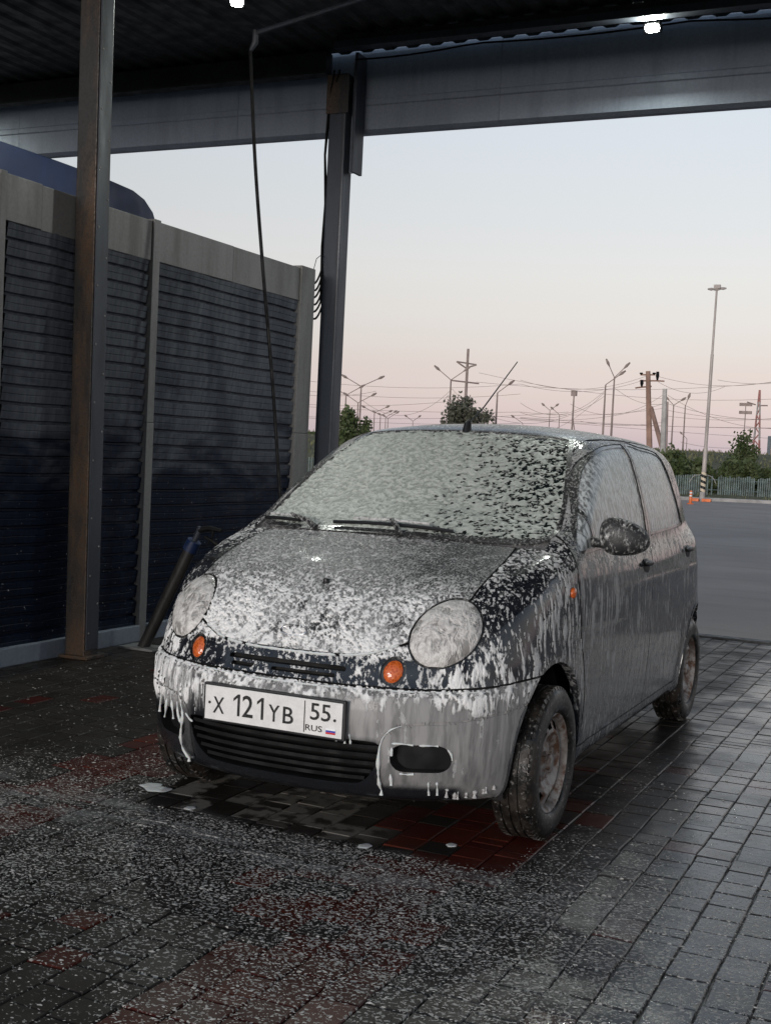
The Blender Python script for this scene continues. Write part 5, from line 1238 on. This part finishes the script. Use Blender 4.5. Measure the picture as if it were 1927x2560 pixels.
for a in (0, math.pi, -math.pi/2): b.tube([cs, cs+.18*(np.array([1, 0, 0])*math.cos(a)+up_*math.sin(a))], .013, 6)
b.build('steering_wheel', M['dark'], car, smooth=True)
# ------------------------------------------------------------------ wash foam lying on the car as a real layer
def subdivide(V, T, N):
    E = np.sort(np.concatenate([T[:, [0, 1]], T[:, [1, 2]], T[:, [2, 0]]]), 1); u, inv = np.unique(E, axis=0, return_inverse=True); inv = inv.ravel()
    k = len(V); n = len(T); m = inv+k; a, b, c = m[:n], m[n:2*n], m[2*n:]
    V2 = np.concatenate([V, V[u].mean(1)]); N2 = np.concatenate([N, N[u].mean(1)]); N2 /= np.linalg.norm(N2, axis=1)[:, None]
    T2 = np.concatenate([np.stack([T[:, 0], a, c], 1), np.stack([a, T[:, 1], b], 1), np.stack([c, b, T[:, 2]], 1), np.stack([a, b, c], 1)]); return V2, T2, N2
def erfu(n, mu, sd):
    z = (n-mu)/sd; return 1/(1+np.exp(-1.702*z))
def foam_froth():
    t = NT('clinging wash foam'); p = t.obj(); th = t.attr('thick')
    n = t.noise(t.map(p, (1.2, .8, .8), (0, 0, .35)), 190.0, 3, .65); w = t.math('ADD', th, t.math('MULTIPLY', t.math('SUBTRACT', n, .5), .9))
    c = t.mix(t.rng(w, -.15, .75), (.30, .30, .298), (.84, .835, .82)); t.set(color=c, rough=.5, normal=t.bump(t.math('ADD', n, t.math('MULTIPLY', t.noise(p, 420.0, 2), .4)), .55, .003)); t.set(sss=.10)
    t.b.inputs['Subsurface Radius'].default_value = (.004, .004, .004); return t.m
M['foam'] = foam_froth()
def foam_screen():
    t = NT('foam on glass'); p = t.obj(); th = t.attr('thick'); n = t.noise(t.map(p, (.7, 1.3, 1.3), (0, .3, 0)), 95.0, 3, .6); w = t.math('ADD', th, t.math('MULTIPLY', t.math('SUBTRACT', n, .5), .8))
    c = t.mix(t.rng(w, -.2, .9), (.27, .295, .265), (.52, .55, .505)); t.set(color=c, rough=.42, normal=t.bump(n, .6, .006)); return t.m
M['foam_screen'] = foam_screen()
def foam_layer(labels, parent, mat, times, tfun, sel=None, name='foam', lift=.0006):
    m = np.isin(LAB, labels)
    if sel is not None: m &= sel
    T = TT[m]; u = np.unique(T); rm = -np.ones(len(VV), int); rm[u] = np.arange(len(u)); V, T, N = VV[u].copy(), rm[T], NN[u].copy()
    for _ in range(times): V, T, N = subdivide(V, T, N)
    t = tfun(V, N); keep = (t[T] > 0).any(1); T = T[keep]
    V2, T2 = cut(V, T, t, snap=.10)
    k = len(V); 
    if len(V2) > k:
        N2 = np.concatenate([N, car_grad(V2[k:])]); N2[k:] /= np.linalg.norm(N2[k:], axis=1)[:, None]; t2 = np.concatenate([t, np.zeros(len(V2)-k)])
    else: N2, t2 = N, t
    T2 = T2[(t2[T2] >= -1e-9).all(1) | (t2[T2].max(1) > 0)]; T2 = T2[t2[T2].min(1) > -1e-4*0-1e-6] if False else T2[(t2[T2] > -1e-9).all(1)]
    u = np.unique(T2); rm = -np.ones(len(V2), int); rm[u] = np.arange(len(u)); V2, T2, N2, t2 = V2[u], rm[T2], N2[u], np.maximum(t2[u], 0)
    me = bpy.data.meshes.new(name); me.from_pydata((V2+N2*(lift+t2)[:, None]).tolist(), [], T2.tolist()); me.polygons.foreach_set('use_smooth', [True]*len(T2))
    at = me.attributes.new('thick', 'FLOAT', 'POINT'); at.data.foreach_set('value', np.clip(t2/.006, 0, 1).astype(np.float32)); me.update()
    o = link(name, me, mat, parent); o['kind'] = 'stuff'; return o
def fl_noise(P, sx, sy, sz, seed):
    Q = P*np.array([sx, sy, sz]); w = np.stack([vnoise(P, 16., 40+seed), vnoise(P, 16., 41+seed), vnoise(P, 16., 42+seed)], 1)-.5; Q = Q+w*1.6
    return .46*vnoise(Q, 1.0, seed)+.32*vnoise(Q, 2.1, seed+1)+.22*vnoise(Q, 4.3, seed+2)
def t_front(P, N):
    up = st(N[:, 2], .2, .6); c, s = math.cos(.5), math.sin(.5); R = np.stack([P[:, 0]*c+P[:, 1]*s, -P[:, 0]*s+P[:, 1]*c, P[:, 2]], 1)
    a = fl_noise(R, 122, 80, 80, 1); b = fl_noise(P, 78, 78, 13, 7); n = a*up+b*(1-up)
    fo, fi = foam_maps(P, N); u_ = erfu(n, .5, .115); fo = fo-.36*st(P[:, 1], .24, .48)*up*(np.abs(P[:, 0]) < .52)-.10*st(np.abs(P[:, 0]), .60, .68)
    thick = .0036+.0050*st(vnoise(P, 11., 21), .35, .75)*st(1-P[:, 1], .55, .9)
    return (u_-(1-fo))*thick*1.6-.0001
def t_screen(P, N):
    c, s = math.cos(.35), math.sin(.35); n = fl_noise(np.stack([P[:, 0]*c+P[:, 2]*s, P[:, 1], -P[:, 0]*s+P[:, 2]*c], 1), 72, 72, 104, 31); fo, fi = foam_maps(P, N); u_ = erfu(n, .5, .12); return (u_-(1-fo))*.0058
foam_layer(['bonnet'], bonnet, M['foam'], 2, t_front)
foam_layer(['nose_panel'], [o for o in car.children if o.name.startswith('nose_panel')][0], M['foam'], 2, t_front)
foam_layer(['front_bumper'], bumper, M['foam'], 1, t_front)
for s_, k in ((LFT, 0), (RGT, 1)): foam_layer(['front_fender'], [o for o in car.children if o.name.startswith('front_fender')][k], M['foam'], 2 if k == 0 else 1, t_front, sel=s_)
foam_layer(['windscreen'], wsg, M['foam_screen'], 1, t_screen, lift=-.0025)
# runs and drips: pixel paths laid on the bumper, hanging free at their ends
def hit(x, y):
    d = ray(x, y); d = d/np.linalg.norm(d); t = np.linspace(2.5, 6.5, 900); f = car_F(CAM_P+t[:, None]*d)
    if not (f < 0).any(): return None
    i = np.argmax(f < 0); a, b = t[i-1], t[i]
    for _ in range(20):
        m = (a+b)/2
        if car_F((CAM_P+m*d)[None])[0] < 0: b = m
        else: a = m
    return CAM_P+b*d
def run(path, rad, hang_=0.0, name='foam_drip', parent=None, mat='froth'):
    pts = [hit(*q) for q in path]; pts = [p for p in pts if p is not None]
    if len(pts) < 2: return
    out = []
    for p in smooth_c(pts, 4): g = car_grad(p[None])[0]; out.append(p+g/np.linalg.norm(g)*rad*.35)
    k = len(out); rs = [rad*(.55+.30*math.sin(i*.9+rad*4000)+.55*random.random()) for i in range(k)]; rs[0] *= .5
    if hang_ > 0: e = out[-1]; out += [e-[0, 0, hang_*.5], e-[0, 0, hang_*.85], e-[0, 0, hang_]]; rs += [rad*.85, rad*1.25, rad*.3]
    MB().tube(out, rs, 7).build(name, M[mat], parent or bumper, smooth=True)
for path, rad, hg in [([(350, 1500), (347, 1530), (338, 1560), (336, 1590), (345, 1618), (362, 1634)], .0052, .012), ([(392, 1520), (396, 1545), (393, 1570), (392, 1592), (396, 1615), (410, 1636)], .0055, .014), ([(372, 1512), (374, 1530), (376, 1552)], .0045, 0),
                      ([(362, 1508), (360, 1530), (357, 1548)], .0045, 0), ([(384, 1515), (386, 1540), (391, 1560)], .0055, 0), ([(402, 1540), (410, 1552), (417, 1558)], .0040, 0),
                      ([(820, 1610), (817, 1640), (817, 1670), (819, 1692), (824, 1706)], .0055, .018), ([(846, 1615), (845, 1632)], .0046, 0), ([(843, 1672), (845, 1690)], .0046, .010),
                      ([(846, 1606), (870, 1607), (892, 1610)], .0034, 0), ([(905, 1611), (925, 1611), (946, 1612)], .0030, 0), ([(966, 1619), (974, 1630), (976, 1642)], .0042, 0), ([(868, 1568), (845, 1576), (828, 1592), (820, 1612)], .0026, 0),
                      ([(862, 1671), (880, 1673), (893, 1672)], .0036, 0), ([(742, 1588), (744, 1596), (745, 1602)], .0038, .006), ([(727, 1590), (727, 1598)], .0034, .004), ([(754, 1585), (756, 1596), (757, 1604)], .0034, .004),
                      ([(925, 1690), (925, 1706), (926, 1714)], .0035, .006), ([(943, 1690), (944, 1704), (944, 1714)], .0035, .006)]: run(path, rad, hg)
for x, y0, r_, h_ in ((964, 1698, .0052, .020), (981, 1706, .0060, .011), (988, 1704, .0036, .017), (1006, 1706, .0050, .007), (1024, 1702, .0064, .015), (1043, 1698, .0048, .009), (1049, 1694, .0036, .016), (1066, 1690, .0054, .012)):
    run([(x+1, y0+6), (x, y0+12-max(0, x-1030)*.12)], r_, h_, mat='drip')
# beads of froth along the bonnet edge and the bumper seam
def bead(fn, x0, x1, r, gaps, parent, seed):
    g = np.random.default_rng(seed); xs = np.arange(x0, x1, .006); cur = []; rs = []
    def flush():
        if len(cur) > 3: rs[0] = rs[-1] = .0006; MB().tube(list(cur), list(rs), 6).build('foam_bead', M['froth'], parent, smooth=True)
        cur.clear(); rs.clear()
    for x in xs:
        if g.random() < gaps and len(cur) > 5: flush(); continue
        p = project(np.array([fn(x)]))[0]; cur.append(p); rs.append(r*(.7+.6*g.random()))
    flush()
bead(lambda x: (x, float(NOSE(EDGE(abs(x)))+PLAN(abs(x))), float(EDGE(abs(x)))+.008), -.36, .37, .0050, .05, bonnet, 1)
bead(lambda x: (x, float(NOSE(.556)+PLAN(abs(x))), .555), -.60, .30, .0040, .04, bumper, 2)
bead(lambda x: (x, float(NOSE(.556)+PLAN(abs(x))), .555), .30, .62, .0034, .20, bumper, 3)

# ------------------------------------------------------------------ flecks of froth on the paving
def flecks(n, seed):
    g = np.random.default_rng(seed); c = []
    while sum(len(q) for q in c) < n:
        P = np.stack([g.uniform(-2.6, 2.6, 40000), g.uniform(-2.4, 2.6, 40000), np.zeros(40000)], 1); x, y = P[:, 0], P[:, 1]
        d = st(y, -2.6, -.5)*.75+.25; d = d*(1-.86*st(y, .0, .8))*(1-.65*st(-x, .5, 1.6))*(1-.45*st(x, .7, 1.5)); d = d*(.35+1.1*st(vnoise(P, 1.3, 51), .25, .75))*(.5+.8*vnoise(P, 5., 52))
        d = d*~((np.abs(x) < .70) & (y > .22)); c.append(P[g.random(40000) < d*.55])
    P = np.concatenate(c)[:n]; k = len(P); dist = np.hypot(P[:, 0]-CAM_P[0], P[:, 1]-CAM_P[1])
    L = np.exp(g.normal(0, .42, k))*.0030; W = L*g.uniform(.28, .62, k); a = math.atan2(ER[1], ER[0])+g.normal(0, .55, k); h = W*.45
    ca, sa = np.cos(a), np.sin(a); V = []; m = 7
    V = np.zeros((k, m+1, 3))
    for j in range(m):
        t = 2*math.pi*j/m; r = g.uniform(.65, 1.25, k); u, w = L*r*math.cos(t), W*r*math.sin(t)+.25*L*math.cos(t)**2*g.normal(0, .5, k); V[:, j, 0] = P[:, 0]+u*ca-w*sa; V[:, j, 1] = P[:, 1]+u*sa+w*ca; V[:, j, 2] = .0008
    V[:, m, 0] = P[:, 0]; V[:, m, 1] = P[:, 1]; V[:, m, 2] = .0012+h
    F = []
    b = np.arange(k)*(m+1)
    F = np.concatenate([np.stack([b+j, b+(j+1) % m, b+m], 1) for j in range(m)])
    me = bpy.data.meshes.new('foam_flecks'); me.from_pydata(V.reshape(-1, 3).tolist(), [], F.tolist()); me.polygons.foreach_set('use_smooth', [True]*len(F)); return me
M['fleck'] = plain('froth fleck', (.56, .535, .50), .5, 0, .25, 60)
tag(link('foam_flecks', flecks(30000, 5), M['fleck']), 'white flecks of froth scattered over the wet paving around the car', 'foam', kind='stuff')
def puddle(x, y, rx, ry, label, seed):
    g = np.random.default_rng(seed); c = on_z(x, y); n = 26; v = [(c[0], c[1], .0028)]; f = []
    for rr, z in ((.55, .0028), (.9, .0022), (1.0, .0008)):
        for k in range(n):
            t = 2*math.pi*k/n; w = 1+.12*math.sin(2*t+seed)+.08*math.sin(5*t+seed*2); e = on_z(x+rx*rr*w*math.cos(t), y+ry*rr*w*math.sin(t)); v.append((e[0], e[1], z))
    f = [(0, 1+k, 1+(k+1) % n) for k in range(n)]+[(1+i*n+k, 1+(i+1)*n+k, 1+(i+1)*n+(k+1) % n, 1+i*n+(k+1) % n) for i in (0, 1) for k in range(n)]
    tag(MB().add(v, f).build('foam_puddle', M['froth'], smooth=True, fix=False), label, 'foam puddle', 'foam puddles')
puddle(342, 1705, 27, 7, 'larger of two foam puddles left of the bumper on the paving', 1); puddle(327, 1697, 22, 6, 'smaller foam puddle behind the larger one left of the bumper', 2); puddle(411, 1746, 13, 4, 'small round foam puddle in front of the bumper', 3); puddle(788, 1828, 17, 5, 'small foam puddle below the fog light recess', 4); puddle(975, 1826, 13, 4, 'small foam puddle in front of the front wheel', 5)
